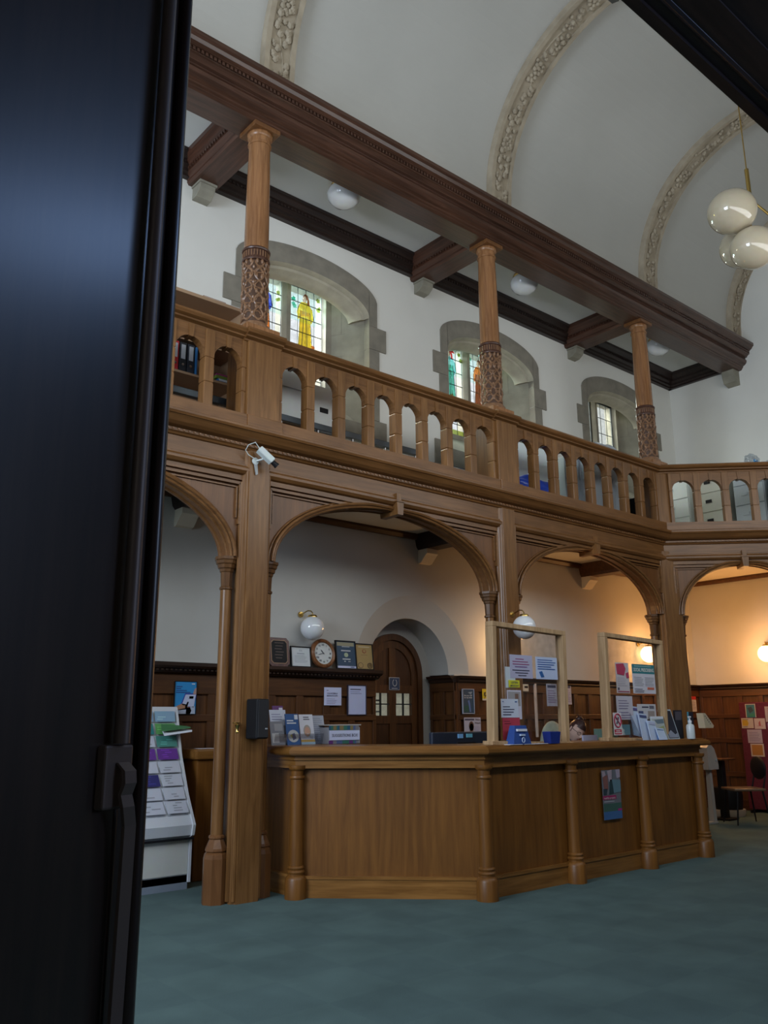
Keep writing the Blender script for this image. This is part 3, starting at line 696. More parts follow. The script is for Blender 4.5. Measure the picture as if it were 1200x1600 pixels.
dado('end_panelling', 'dark oak panelling on the end wall behind the display board', (XE, 0, 0), R(-90), -7.93, -1.5)
dado('niche_panelling', 'dark oak panelling inside the right side of the door niche', (NX + NR, YW, 0), R(-90), -.40, .06, .3)
t = thing('dado_shelf', 'dark oak display shelf along the top of the left panelling', 'shelf', (5, 7.9, 2.0))
MB().prism([(7.93, 1.93), (7.88, 1.94), (7.85, 1.97), (7.82, 1.98), (7.80, 2.0), (7.80, 2.035), (YW, 2.035), (YW, 1.93)], 'yz', 1.5, 6.62).build('board', CAPD, t, world=True)
mb = MB(); x = 3.3
while x < 6.55: mb.box(x, x + .025, 7.845, 7.87, 1.955, 1.975); x += .05
mb.build('dentil_course', CAPD, t, world=True)
pass

# --- arched door in the niche
dy = YW + .45
t = thing('door_1', 'arched dark oak door with two small glazed panels in the niche', 'door', (NX, dy, 0), kind='structure')
n = 28
def archstrip(mb, w, top, base, w2, top2, y0, y1):
    xs = [NX - w * math.cos(PI * i / n) for i in range(n + 1)]
    mb.strip(xs, lambda x: semi(x, NX, NZ, w2, top2) if abs(x - NX) < w2 else base, lambda x: semi(x, NX, NZ, w, top), y0, y1)
mb = MB(); xs = [NX - .50 * math.cos(PI * i / n) for i in range(n + 1)]
for s in (-1, 1): mb.box(NX + s * .50, NX + s * .42, dy - .05, dy + .05, 0, NZ)
xs = sorted([NX - .50 * math.cos(PI * i / n) for i in range(n + 1)] + [NX - .42, NX + .42])
mb.strip(xs, lambda x: semi(x, NX, NZ, .42, .44) if abs(x - NX) < .42 else NZ, lambda x: semi(x, NX, NZ, .50, .52), dy - .05, dy + .05)
mb.build('door_frame', DADO, t, world=True)
# leaf: stiles, rails, arched head; panels and glazing set back
mb = MB()
for s in (-1, 1): mb.box(NX + s * .419, NX + s * .33, dy - .02, dy + .03, 0, NZ)
mb.box(NX - .055, NX + .055, dy - .02, dy + .03, 0, NZ + .34)
for z0, z1 in ((0, .2), (1.02, 1.14), (1.42, 1.52), (1.80, 1.90)):
    for s in (-1, 1): mb.box(NX + s * .33, NX + s * .055, dy - .018, dy + .028, z0, z1)
xs = sorted([NX - .42 * math.cos(PI * i / n) for i in range(n + 1)] + [NX - .33, NX + .33])
mb.strip(xs, lambda x: semi(x, NX, NZ, .33, .34) if abs(x - NX) < .33 else NZ, lambda x: semi(x, NX, NZ, .42, .44), dy - .02, dy + .03)
mb.build('leaf_frame', DADOP, t, world=True)
mb = MB(); mb.box(NX - .34, NX + .34, dy + .0, dy + .02, .1, 1.45)
xs = [NX - .34 * math.cos(PI * i / n) for i in range(n + 1)]
mb.strip(xs, lambda x: 1.85, lambda x: semi(x, NX, NZ, .34, .35), dy, dy + .02); mb.build('leaf_panels', DADO, t, world=True)
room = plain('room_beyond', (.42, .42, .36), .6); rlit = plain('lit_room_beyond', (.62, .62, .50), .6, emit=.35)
for s in (-1, 1):
    a, b = (NX - .33, NX - .055) if s < 0 else (NX + .055, NX + .33)
    MB().box(a, b, dy + .004, dy + .008, 1.52, 1.80).build('pane', tinted('clear_pane', (.95, .95, .92), .08), t, world=True)
    mb = MB(); mb.box((a + b) / 2 - .008, (a + b) / 2 + .008, dy - .012, dy + .012, 1.52, 1.80); mb.box(a, b, dy - .012, dy + .012, 1.655, 1.67); mb.build('glazing_bar', LEAD, t, world=True)
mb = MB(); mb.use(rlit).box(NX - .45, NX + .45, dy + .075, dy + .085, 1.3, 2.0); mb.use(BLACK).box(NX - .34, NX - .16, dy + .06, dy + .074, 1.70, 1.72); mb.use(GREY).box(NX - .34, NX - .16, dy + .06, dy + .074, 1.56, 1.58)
mb.use(plain('red_folder', (.5, .03, .04))).box(NX + .07, NX + .13, dy + .06, dy + .074, 1.66, 1.82); mb.build('view_beyond', None, t, world=True)
t = thing('door_sign', 'small square navy sign with a white wreath emblem on the arched door', 'sign', (NX + .02, dy - .03, 1.92))
MB().use(plain('sign_white', (.6, .62, .66), .4)).box(-.088, .088, -.004, .004, -.08, .08).build('plate', None, t)
mb = MB(); mb.use(NAVY).box(-.081, .081, -.008, -.004, -.073, .073); SW = plain('emblem_white', (.75, .78, .82))
mb.use(SW).tube([(.036 * math.sin(a), -.009, .018 - .045 * math.cos(a)) for a in [.45 * 1 + i * (2 * PI - .9) / 20 for i in range(-10, 11)] if True][:0] or [(.034 * math.sin(PI + (i - 10) * .27) , -.010, .012 - .042 * math.cos((i - 10) * .27)) for i in range(21)], .0045, 5)
mb.use(SW).box(-.05, .05, -.0095, -.008, -.062, -.055); mb.build('emblem', None, t)
# ================================================================ RECEPTION COUNTER
ZT = 1.24
P0 = Vector((4.44, 6.40)); P1 = Vector((5.58, 5.26)); P4 = Vector((9.03, 5.26))
cnt = thing('reception_counter', 'long angled oak reception counter with turned corner columns in front of the arcade', 'counter', (5.58, 5.26, 0))
def cbuild(mb, n, m, **k): return mb.build(n, m, cnt, world=True, **k)
# plan outline of the body, running from the left return to the right return
def offs(d):
    """counter line moved outwards by d: left return, splay, front, right return"""
    e = d * math.tan(R(22.5))
    return [(4.44 - d, 7.35), (4.44 - d, 6.40 - e), (5.58 - e, 5.26 - d), (9.03 + d, 5.26 - d), (9.03 + d, 6.55)]
def ring(mb, d0, d1, z0, z1, seg=None):
    A, B = offs(d0), offs(d1)
    for i in (range(4) if seg is None else seg):
        a, b, c, d = B[i], B[i + 1], A[i + 1], A[i]
        mb.hexa([(*a, z0), (*b, z0), (*c, z0), (*d, z0), (*a, z1), (*b, z1), (*c, z1), (*d, z1)])
    return mb
for i in range(4): ring(MB(), -.06, -.03, .16, 1.06, (i,)).build('front_panel', CNTZ, cnt, world=True)
def segparts(name, mat, specs):
    """each run of the counter gets its own piece so the grain follows it"""
    O = offs(0)
    for i in range(4):
        a = Vector(O[i]); b = Vector(O[i + 1]); ang = math.atan2(b.y - a.y, b.x - a.x)
        mb = MB()
        for d0, d1, z0, z1 in specs: ring(mb, d0, d1, z0, z1, (i,))
        M = (Matrix.Translation((a.x, a.y, 0)) @ Matrix.Rotation(ang, 4, 'Z')).inverted()
        for v in mb.bm.verts: v.co = M @ v.co
        o = mb.build(name, mat, cnt); o.location = (a.x - cnt.location.x, a.y - cnt.location.y, 0); o.rotation_euler = (0, 0, ang)
segparts('skirting', CNTX, [(-.03, -.005, 0, .15), (-.03, .005, .15, .175)])
segparts('frieze', CNTX, [(-.06, .035, 1.055, 1.125), (-.06, .055, 1.125, 1.14), (-.06, .045, 1.14, 1.165)])
segparts('worktop', CNTX, [(-.55, d, z0, z1) for d, z0, z1 in ((.10, 1.165, 1.175), (.122, 1.175, 1.185), (.13, 1.185, 1.205), (.126, 1.205, 1.216), (.116, 1.216, 1.226), (.098, 1.226, 1.234), (.075, 1.234, ZT))])
def ccol(x, y):
    mb = MB()
    mb.lathe([(.092, 0), (.092, .150), (.080, .175), (.068, .185), (.068, .20), (.074, .205), (.076, .215), (.070, .225), (.064, .23), (.070, .238), (.072, .248), (.066, .258), (.060, .262), (.058, .50), (.054, .965), (.066, .972), (.068, .982), (.064, .992), (.052, .996), (.054, 1.035), (.072, 1.048), (.076, 1.06), (.076, 1.08), (0, 1.08)], (x, y, 0), 28)
    mb.build('turned_column', CNTZ, cnt, world=True, smooth=True)
for x, y in ((4.43, 6.39), (5.57, 5.24), (6.76, 5.235), (7.94, 5.235), (9.03, 5.235)): ccol(x, y)
# inner desk behind the counter
d = thing('staff_desk', 'low staff desk inside the counter', 'desk', (7, 6.0, 0))
MB().bbox(5.9, 9.0, 5.72, 6.35, .72, .75, .004).build('desk_top', plain('desk_laminate', (.32, .22, .13), .5), d, world=True)
for x in (5.95, 8.9): MB().box(x, x + .04, 5.75, 6.3, 0, .72).build('leg', GREY, d, world=True)
d = thing('return_desk', 'oak side counter behind the first arcade post left of the counter', 'counter', (4.0, 7.5, 0))
MB().bbox(4.14, 4.36, 7.66, 7.92, 0, 1.10, .01).build('cabinet', CNTZ, d, world=True)
MB().bbox(4.10, 4.37, 7.62, 7.93, 1.10, 1.20, .02).build('worktop', CNTX, d, world=True)
p = props(MB().box(4.17, 4.35, 7.66, 7.80, 1.201, 1.204).build('paper_sheet', WHITE, loc=(4.2, 7.7, 1.2)), 'loose white sheet lying on the side counter left of the first post', 'paper')

# --- printed sheets
_pm = {}
def pm(c, rough=.55):
    k = tuple(round(v, 3) for v in c)
    if k not in _pm: _pm[k] = plain('print_%02x%02x%02x' % tuple(int(v * 255) for v in c), c, rough)
    return _pm[k]
def sheet(name, label, cat, x0, z0, x1, z1, y, blocks=(), texts=(), base=(.80, .81, .86), rz=0, org=None, group=None, thick=.003, polys=(), tilt=0, frame=None, parent=None, curl=0):
    """a sheet standing in the plane y, drawn in local x,z; rz turns it about its own left edge. blocks: (u0,v0,u1,v1,colour) in fractions from the top left"""
    w, h = x1 - x0, z1 - z0
    o = org if org else (x0, y, z0)
    t = thing(name, label, cat, o, rz, group); 
    if tilt: t.rotation_euler = (tilt, 0, rz)
    mb = MB(); mb.box(0, w, 0, thick, 0, h); mb.build('sheet', pm(base), t)
    if frame:
        fw, fm, fd = frame; mb = MB(); mb.bbox(-fw, w + fw, -.008, .015, -fw, 0, .003); mb.bbox(-fw, w + fw, -.008, .015, h, h + fw, .003); mb.bbox(-fw, 0, -.008, .015, 0, h, .003); mb.bbox(w, w + fw, -.008, .015, 0, h, .003)
        mb.build('frame', fm, t)
    if blocks or texts or polys:
        mb = MB(); k = 0
        for b in blocks:
            k += 1; u0, v0, u1, v1, c = b
            mb.use(pm(c)).box(u0 * w, u1 * w, -.0006 * min(k, 4) - .0002, 0, h * (1 - v1), h * (1 - v0))
        for pts, c in polys:
            k += 1; mb.use(pm(c)).prism([(u * w, h * (1 - v)) for u, v in pts], 'xz', -.0006 * min(k, 7) - .0004, 0)
        for s, u, v, hh, c, al, ww in texts:
            text_bm(mb, s, u * w, h * (1 - v), hh * h, -.0052, pm(c), al, ww * w if ww else None, .02)
        mb.build('printed_design', None, t)
    return t
DK = (.07, .07, .12); BL = (.03, .10, .35); RD = (.45, .02, .06); TL = (.03, .22, .26); PK = (.75, .12, .25)
def lines(u0, u1, v0, n, dv, c=DK, hh=.35, seed=1):
    r = random.Random(seed); return [(u0 + r.uniform(0, .02), v0 + i * dv, u1 - r.uniform(0, .25) * (u1 - u0), v0 + i * dv + dv * hh, c) for i in range(n)]

# --- two clear screens in pine frames on the counter, with their notices
def screen(x0, x1, lab):
    t = thing('counter_screen', lab, 'screen', (x0, 5.30, ZT)); w = x1 - x0; h = 1.05
    for a in (0, w - .055): MB().bbox(a, a + .055, -.045, .045, .03, h, .004).build('upright', PINE, t)
    MB().bbox(0, w, -.045, .045, h, h + .045, .004).build('top_rail', PINE, t)
    MB().bbox(-.04, w + .04, -.06, .06, 0, .035, .005).build('base_board', PINE, t)
    MB().box(.055, w - .055, .01, .015, .035, h).build('clear_panel', tinted('clear_acrylic', (.97, .98, 1), .05), t)
    t.rotation_euler = (0, R(1.6), 0)
    return t
screen(5.735, 6.80, 'pine framed clear counter screen, the nearer of two, beside the middle arcade post')
screen(7.44, 8.53, 'pine framed clear counter screen, the further of two, in front of the corner post')
NY = 5.297
sheet('notice', 'white notice with centred text taped high on the nearer counter screen', 'notice', 6.03, 1.83, 6.35, 2.045, NY, blocks=[(.25, .16, .62, .20, (.3, .08, .2)), (.12, .27, .8, .31, (.3, .08, .2)), (.12, .38, .85, .42, (.3, .08, .2)), (.22, .49, .75, .53, (.2, .1, .3)), (.10, .64, .85, .68, DK), (.22, .75, .78, .79, DK), (.35, .86, .7, .90, DK)], base=(.48, .48, .66))
sheet('notice', 'pale blue notice with a small blue emblem at the top right of the nearer screen', 'notice', 6.40, 1.83, 6.72, 2.04, NY, blocks=[(.08, .12, .78, .16, BL), (.08, .22, .92, .26, BL), (.08, .32, .85, .36, BL), (.08, .42, .7, .46, BL), (.08, .52, .88, .56, BL)], polys=[([(.14, .68), (.26, .64), (.36, .9), (.22, .92)], (.02, .12, .36))], base=(.52, .62, .85))
sheet('yellow_label', 'small yellow label with dark lettering on the nearer screen', 'label', 6.00, 1.745, 6.15, 1.81, NY - .004, texts=[('LISTEN', .5, .45, .28, DK, 'CENTER', .62), ('IMPORTANT', .5, .9, .28, DK, 'CENTER', .8)], base=(.72, .70, .03))
sheet('leaflet', 'pale leaflet taped behind the yellow label on the nearer screen', 'leaflet', 5.965, 1.74, 6.10, 1.93, NY + .002, base=(.62, .70, .78))
sheet('photo_notice', 'white bordered notice with a head and shoulders photo on the nearer screen', 'notice', 5.975, 1.46, 6.17, 1.72, NY + .001, blocks=[(.06, .05, .94, .55, (.38, .36, .38)), (.55, .12, .8, .45, (.22, .13, .10))], base=(.68, .66, .80))
sheet('notice', 'white notice with four lines of text above the red card on the nearer screen', 'notice', 5.885, 1.475, 6.12, 1.64, NY - .003, blocks=[(.1, .40, .5, .45, DK), (.1, .54, .75, .59, DK), (.1, .68, .7, .73, DK), (.1, .82, .55, .87, DK), (.08, .12, .14, .16, BL), (.8, .12, .92, .18, BL)], base=(.66, .72, .86))
sheet('red_card', 'red card standing behind the blue collection box on the nearer screen', 'card', 5.90, 1.28, 6.135, 1.475, NY, blocks=lines(.1, .5, .15, 2, .1, (.2, .02, .04)), base=(.52, .05, .09))
sheet('notice', 'grey notice taped at the lower right edge of the nearer screen', 'notice', 6.565, 1.58, 6.72, 1.79, NY + .02, blocks=[(.1, .06, .9, .18, DK)] + lines(.1, .9, .3, 6, .1, (.3, .2, .3)), base=(.58, .54, .62))
t = thing('collection_box', 'blue tapered collection box with a white slip on top behind the nearer screen', 'box', (6.01, 5.215, 1.28))
MB().hexa([(-.12, -.05, -.04), (.12, -.05, -.04), (.12, .05, -.04), (-.12, .05, -.04), (-.075, -.03, .125), (.075, -.03, .125), (.075, .03, .125), (-.075, .03, .125)]).build('body', pm((.02, .07, .30)), t)
mb = MB(); mb.use(WHITE).box(-.065, .065, -.052, -.030, .075, .095); SWB = pm((.5, .6, .8)); mb.use(SWB).box(-.03, .03, -.058, -.04, .035, .05); mb.tube([(.018 * math.sin(a * .5), -.060, -.0 + .022 * math.cos(a * .5)) for a in range(13)], .004, 5); mb.build('label', None, t)
# second screen
sheet('leaflet', 'tall leaflet with a round red picture on the further screen', 'leaflet', 7.685, 1.72, 7.92, 2.035, NY, polys=[([(.05, .05), (.6, .02), (.75, .2), (.6, .42), (.1, .38)], (.50, .05, .12)), ([(.75, .35), (.95, .3), (.98, .5), (.8, .5)], (.48, .06, .14))], blocks=lines(.1, .8, .5, 5, .06, (.45, .42, .5)) + [(.08, .82, .2, .9, DK), (.08, .93, .95, .97, (.35, .1, .15))], base=(.62, .58, .62))
sheet('social_poster', 'poster with a dark teal heading reading social prescribing on the further screen', 'poster', 7.985, 1.72, 8.41, 2.03, NY, blocks=[(0, 0, 1, .32, TL), (.1, .05, .85, .08, (.3, .5, .5))] + lines(.06, .48, .44, 6, .055, (.4, .4, .45)) + lines(.52, .95, .44, 6, .055, (.4, .4, .45), seed=4) + [(.62, .78, .92, .86, (.6, .16, .10))] + lines(.06, .5, .84, 3, .05, DK), texts=[('SOCIAL PRESCRIBING', .5, .25, .12, (.85, .88, .85), 'CENTER', .9)], base=(.68, .68, .78))
sheet('notice', 'plain white text notice low on the left of the further screen', 'notice', 7.66, 1.45, 7.95, 1.69, NY, blocks=lines(.12, .8, .18, 4, .11, (.25, .22, .35)) + lines(.1, .85, .68, 3, .11, (.25, .22, .35)), base=(.60, .58, .68))
sheet('photo_leaflet', 'leaflet with small grey pictures behind the fanned leaflets on the further screen', 'leaflet', 8.03, 1.45, 8.38, 1.61, NY, blocks=[(.25, .15, .6, .25, DK), (.65, .1, .9, .3, (.15, .15, .2)), (.05, .45, .3, .9, (.08, .10, .22)), (.55, .45, .9, .9, (.35, .30, .28))], base=(.62, .62, .68))
mb = None
t = sheet('warning_sign', 'white prohibition sign with a red ring and red footer on the further screen', 'sign', 7.555, 1.295, 7.70, 1.52, NY - .02, blocks=[(.08, .74, .92, .96, (.50, .02, .06)), (.25, .79, .75, .83, (.8, .8, .8)), (.15, .87, .85, .91, (.8, .8, .8))], texts=[], base=(.78, .77, .82))
mb = MB(); w_, h_ = .145, .225; mb.use(pm((.50, .02, .08))).tube([(w_ / 2 + .058 * math.cos(a * PI / 12), -.004, h_ * .65 + .066 * math.sin(a * PI / 12)) for a in range(25)], .006, 6); mb.tube([(w_ / 2 - .04, -.005, h_ * .65 + .045), (w_ / 2 + .04, -.005, h_ * .65 - .045)], .005, 6)
mb.use(INK).tube([(w_ / 2 + .012, -.003, h_ * .65 + .035), (w_ / 2 + .004, -.003, h_ * .65), (w_ / 2 - .02, -.003, h_ * .65 - .03)], .008, 6); mb.tube([(w_ / 2 - .002, -.003, h_ * .65 + .01), (w_ / 2 - .028, -.003, h_ * .65 + .02)], .005, 6); mb.build('ring_symbol', None, t)
sheet('postcard', 'small turquoise picture card beside the red ringed sign', 'card', 7.72, 1.295, 7.87, 1.40, NY, polys=[([(0, 0), (1, 0), (1, 1), (.4, 1)], (.10, .22, .28)), ([(0, .3), (.3, .5), (.2, 1), (0, 1)], (.5, .58, .6))], base=(.35, .42, .48))
# things standing on the worktop
t = thing('blue_pot', 'square dark blue pot on the worktop in front of the nearer screen', 'pot', (6.46, 5.20, ZT))
MB().hexa([(-.062, -.04, 0), (.062, -.04, 0), (.062, .04, 0), (-.062, .04, 0), (-.075, -.048, .105), (.075, -.048, .105), (.075, .048, .105), (-.075, .048, .105)]).build('body', pm((.01, .03, .22), .4), t)
MB().box(-.068, .068, -.04, .04, .100, .107).build('lid', pm((.02, .05, .30), .4), t)
for i, (x, w) in enumerate(((5.84, .17), (6.03, .15), (6.20, .16))):
    props(MB().box(x, x + w, 5.165, 5.235, ZT, ZT + .004).build('paper_form', WHITE, loc=(x, 5.2, ZT)), 'white form lying flat at the foot of the nearer screen, %s' % ('left end of the row', 'middle of the row', 'beside the blue pot')[i], 'paper', 'white forms on the worktop')
# leaflet racks on the left part of the worktop
def leaf_item(lab, x0, x1, h, y, base, blocks, polys=(), texts=(), tilt=-12, rz=0, name='leaflet', group='leaflets in the clear rack'):
    return sheet(name, lab, 'leaflet', x0, ZT, x1, ZT + h, y, blocks, texts, base, R(rz), group=group, polys=polys, tilt=R(tilt), thick=.006)
t = thing('leaflet_rack', 'clear plastic leaflet rack at the left end of the worktop', 'leaflet rack', (4.50, 6.93, ZT))
mb = MB(); 
for k in range(4): mb.hexa([(k * .15, -.05, 0), (k * .15 + .145, -.05, 0), (k * .15 + .145, -.045, 0), (k * .15, -.045, 0), (k * .15, -.075, .10), (k * .15 + .145, -.075, .10), (k * .15 + .145, -.07, .10), (k * .15, -.07, .10)])
mb.build('pocket_fronts', tinted('clear_plastic', (.8, .83, .88), .15), t)
MB().box(0, .60, -.06, .12, 0, .006).build('base_tray', tinted('clear_plastic_base', (.8, .83, .88), .15), t)
leaf_item('grey and white leaflet, leftmost in the rack on the worktop', 4.47, 4.62, .22, 6.87, (.22, .23, .27), [(.1, .5, .6, .9, (.55, .55, .56)), (.3, .1, .9, .4, (.35, .36, .4))])
leaf_item('white leaflet standing tall behind the grey one in the rack', 4.53, 4.71, .33, 6.95, (.62, .65, .76), lines(.1, .8, .12, 3, .07, (.3, .3, .45)) + [(.1, .45, .9, .8, (.25, .25, .28))])
leaf_item('purple leaflet at the back of the rack', 4.60, 4.72, .37, 7.0, (.12, .03, .16), [(.6, .05, .95, .9, (.72, .68, .8))])
leaf_item('dark blue leaflet with a round picture in the rack', 4.64, 4.79, .29, 6.86, (.02, .10, .32), [(.1, .2, .6, .24, (.7, .75, .85)), (.1, .28, .8, .32, (.7, .75, .85)), (.7, .03, .95, .18, (.7, .75, .85))], polys=[([(.5 + .42 * math.cos(a * PI / 8), .72 + .20 * math.sin(a * PI / 8)) for a in range(16)], (.55, .58, .60)), ([(.35, .66), (.6, .62), (.7, .8), (.45, .86)], (.06, .08, .20)), ([(.25, .7), (.4, .66), (.42, .8)], (.5, .42, .05))])
leaf_item('white leaflet with a smiling portrait in the rack', 4.80, 4.96, .285, 6.86, (.72, .74, .84), [(.3, .08, .7, .11, DK), (.3, .15, .75, .18, DK), (.0, .84, 1, .92, (.45, .30, .08)), (.0, .92, 1, 1, (.30, .45, .60))], polys=[([(.5 + .26 * math.cos(a * PI / 8), .55 + .2 * math.sin(a * PI / 8)) for a in range(16)], (.42, .38, .34)), ([(.5 + .19 * math.cos(a * PI / 8), .58 + .16 * math.sin(a * PI / 8)) for a in range(16)], (.62, .36, .26)), ([(.4, .64), (.6, .64), (.5, .68)], (.75, .7, .68))])
leaf_item('pale grey text leaflet, rightmost in the rack', 4.96, 5.12, .275, 6.90, (.40, .43, .52), lines(.1, .9, .1, 12, .07, (.28, .30, .38)))
t = thing('suggestions_box', 'white box with iridescent trim labelled suggestions box on the worktop', 'box', (5.06, 6.78, ZT), 0)
MB().bbox(0, .385, 0, .20, 0, .155, .003).build('body', pm((.36, .36, .40), .3), t)
mb = MB(); rr = random.Random(3); cols = [(.45, .50, .12), (.10, .30, .50), (.35, .12, .50), (.15, .45, .35), (.60, .50, .25), (.25, .35, .70), (.55, .55, .6)]
for z0, z1 in ((.130, .172), (.0, .030)):
    x = 0
    while x < .36: w = rr.uniform(.015, .05); mb.use(plain('foil_%d' % rr.randrange(999), rr.choice(cols), .15, .6)).box(x, min(x + w, .385), -.004, 0, z0, z1); x += w
mb.build('foil_trim', None, t)
MB().bbox(-.008, .393, -.008, .21, .172, .182, .002).build('lid', pm((.55, .52, .48), .3), t)
mb = MB(); mb.use(pm((.66, .70, .92))).box(.006, .375, -.008, 0, .035, .125); text_bm(mb, 'SUGGESTIONS BOX', .19, .066, .028, -.010, INK, 'CENTER', .315, .01); mb.build('label', None, t)
t = thing('monitor', 'wide black computer monitor seen from behind over the worktop', 'monitor', (6.16, 6.05, .75))
MB().bbox(-.44, .40, -.02, .03, .30, .595, .012).build('housing', plain('dark_navy_plastic', (.018, .026, .045), .4), t)
MB().bbox(-.12, .14, -.035, -.015, .44, .50, .005).build('vent', BLACK, t)
MB().box(-.10, -.03, -.027, -.02, .535, .575).build('label', pm((.25, .55, .95)), t); MB().box(.02, .10, -.027, -.02, .54, .575).build('label', pm((.20, .60, .75)), t)
MB().bbox(-.03, .03, -.05, -.02, 0, .40, .005).build('stand', BLACK, t); MB().bbox(-.15, .15, -.12, .12, 0, .015, .005).build('foot', BLACK, t)
# fanned leaflets and holders on the right part of the worktop
t = thing('leaflet_stand', 'stepped clear stand of fanned blue and white leaflets in front of the further screen', 'leaflet stand', (7.88, 5.22, ZT))
MB().prism([(-.05, 0), (.10, 0), (.10, .30), (.085, .30)], 'yz', 0, .012).build('side', tinted('stand_plastic', (.75, .8, .9), .2), t)
for k in range(4):
    x = .02 + .10 * k; z = .25 - .075 * k; y = .07 - .035 * k
    mb = MB(); mb.use(pm((.55, .66, .86))).hexa([(x, y - .02, max(0, z - .20)), (x + .15, y - .02, max(0, z - .22)), (x + .15, y - .012, max(0, z - .22)), (x, y - .012, max(0, z - .20)), (x, y + .02, z + .10), (x + .15, y + .02, z + .09), (x + .15, y + .028, z + .09), (x, y + .028, z + .10)])
    mb.build('leaflet_pile', None, t)
    mb = MB(); cc = [(.10, .08, .25), (.06, .08, .22), (.45, .5, .7), (.03, .14, .38)][k]; mb.use(pm(cc)).hexa([(x + .02, y + .007, z + (.06 if k < 3 else -.05)), (x + .14, y + .007, z + (.05 if k < 3 else -.06)), (x + .14, y + .02, z + (.05 if k < 3 else -.06)), (x + .02, y + .02, z + (.06 if k < 3 else -.05)), (x + .02, y + .013, z + .085), (x + .14, y + .013, z + .075), (x + .14, y + .025, z + .075), (x + .02, y + .025, z + .085)])
    mb.build('leaflet_cover', None, t)
sheet('leaflet', 'white and green picture leaflet leaning beside the fanned leaflets', 'leaflet', 8.22, ZT, 8.45, ZT + .245, 5.22, [(.0, .0, 1, .1, (.7, .75, .85))], (), (.50, .56, .56), tilt=R(-10), polys=[([(.2, .15), (.95, .12), (.95, .3), (.4, .32)], (.15, .22, .28)), ([(.3, .5), (.9, .4), (.9, .9), (.35, .9)], (.36, .42, .22))], thick=.02)
t = sheet('tablet_frame', 'tilted black picture frame with a pale edge on the worktop by the corner post', 'frame', 8.50, ZT, 8.72, ZT + .33, 5.24, [(.06, .05, .94, .97, (.012, .016, .035))], (), (.50, .60, .68), tilt=R(-16), polys=[([(.1, .8), (.4, .7), (.7, .85), (.9, .8), (.9, .95), (.1, .95)], (.30, .34, .44))], thick=.03)
t = thing('hand_sanitiser', 'white pump bottle of hand sanitiser on the worktop', 'bottle', (8.83, 5.17, ZT))
MB().lathe([(.042, 0), (.045, .01), (.045, .13), (.038, .15), (.018, .16), (.018, .175)], n=20).build('bottle', plain('milky_plastic', (.62, .68, .70), .25), t, smooth=True)
mb = MB(); mb.lathe([(.021, .172), (.021, .195), (.008, .20), (.008, .225), (.018, .228), (.018, .240), (0, .243)], n=14); mb.tube([(0, 0, .235), (-.03, -.01, .236), (-.045, -.014, .226)], .006, 6); mb.build('pump', WHITE, t, smooth=True)
sheet('dark_holder', 'dark upright leaflet holder behind the hand sanitiser', 'leaflet holder', 8.80, ZT, 8.95, ZT + .31, 5.33, [(.05, .05, .9, .35, (.10, .09, .12))], (), (.02, .022, .035), thick=.02)
sheet('teal_leaflet', 'black and teal leaflet at the right end of the worktop', 'leaflet', 8.955, ZT, 9.05, ZT + .29, 5.25, [(0, 0, 1, .55, (.012, .014, .03)), (.6, .55, 1, 1, (.45, .6, .68))], (), (.06, .26, .34), thick=.02)
t = thing('wall_leaflet_box', 'cream angled wooden leaflet box on the right side of the corner post', 'box', (11.16, 6.33, 1.33))
MB().prism([(-.06, .20), (.0, .20), (.20, .03), (.18, 0), (-.03, 0)], 'xz', -.04, .06).build('body', plain('cream_card', (.62, .55, .40), .6), t)
mb = MB()
for k in range(5): mb.box(-.02 + .03 * k, -.005 + .03 * k, -.043, -.04, .15 - .025 * k, .165 - .025 * k)
mb.build('printed_marks', INK, t)
# ================================================================ PERSON behind the counter
SK = mottled('skin', (.50, .33, .27), (.56, .38, .31), 6, .5, .02); HAIR = wood('dark_hair', (.020, .008, .008), (.06, .026, .024), 'z', rough=.4, grain=4)
CLO = mottled('navy_top', (.03, .035, .06), (.04, .045, .075), 8, .9, .1)
hx, hy, hz = 7.80, 5.94, 1.335   # where the bowed head is
pr = thing('person', 'person with dark tied-up hair and glasses sitting behind the counter, head bowed over papers', 'person', (hx + .12, hy + .25, .0))
def skinned(name, pts, edges, mat, lv=2):
    me = bpy.data.meshes.new(name); me.from_pydata([p[0] for p in pts], edges, []); o = bpy.data.objects.new(name, me); C.objects.link(o)
    m = o.modifiers.new('s', 'SKIN')
    for i, p in enumerate(pts): me.skin_vertices[0].data[i].radius = (p[1], p[2] if len(p) > 2 else p[1])
    me.skin_vertices[0].data[0].use_root = True
    s = o.modifiers.new('d', 'SUBSURF'); s.levels = lv; s.render_levels = lv
    dg = bpy.context.evaluated_depsgraph_get(); m2 = bpy.data.meshes.new_from_object(o.evaluated_get(dg)); bpy.data.objects.remove(o)
    for pl in m2.polygons: pl.use_smooth = True
    m2.materials.clear(); m2.materials.append(mat); return m2
by = .25
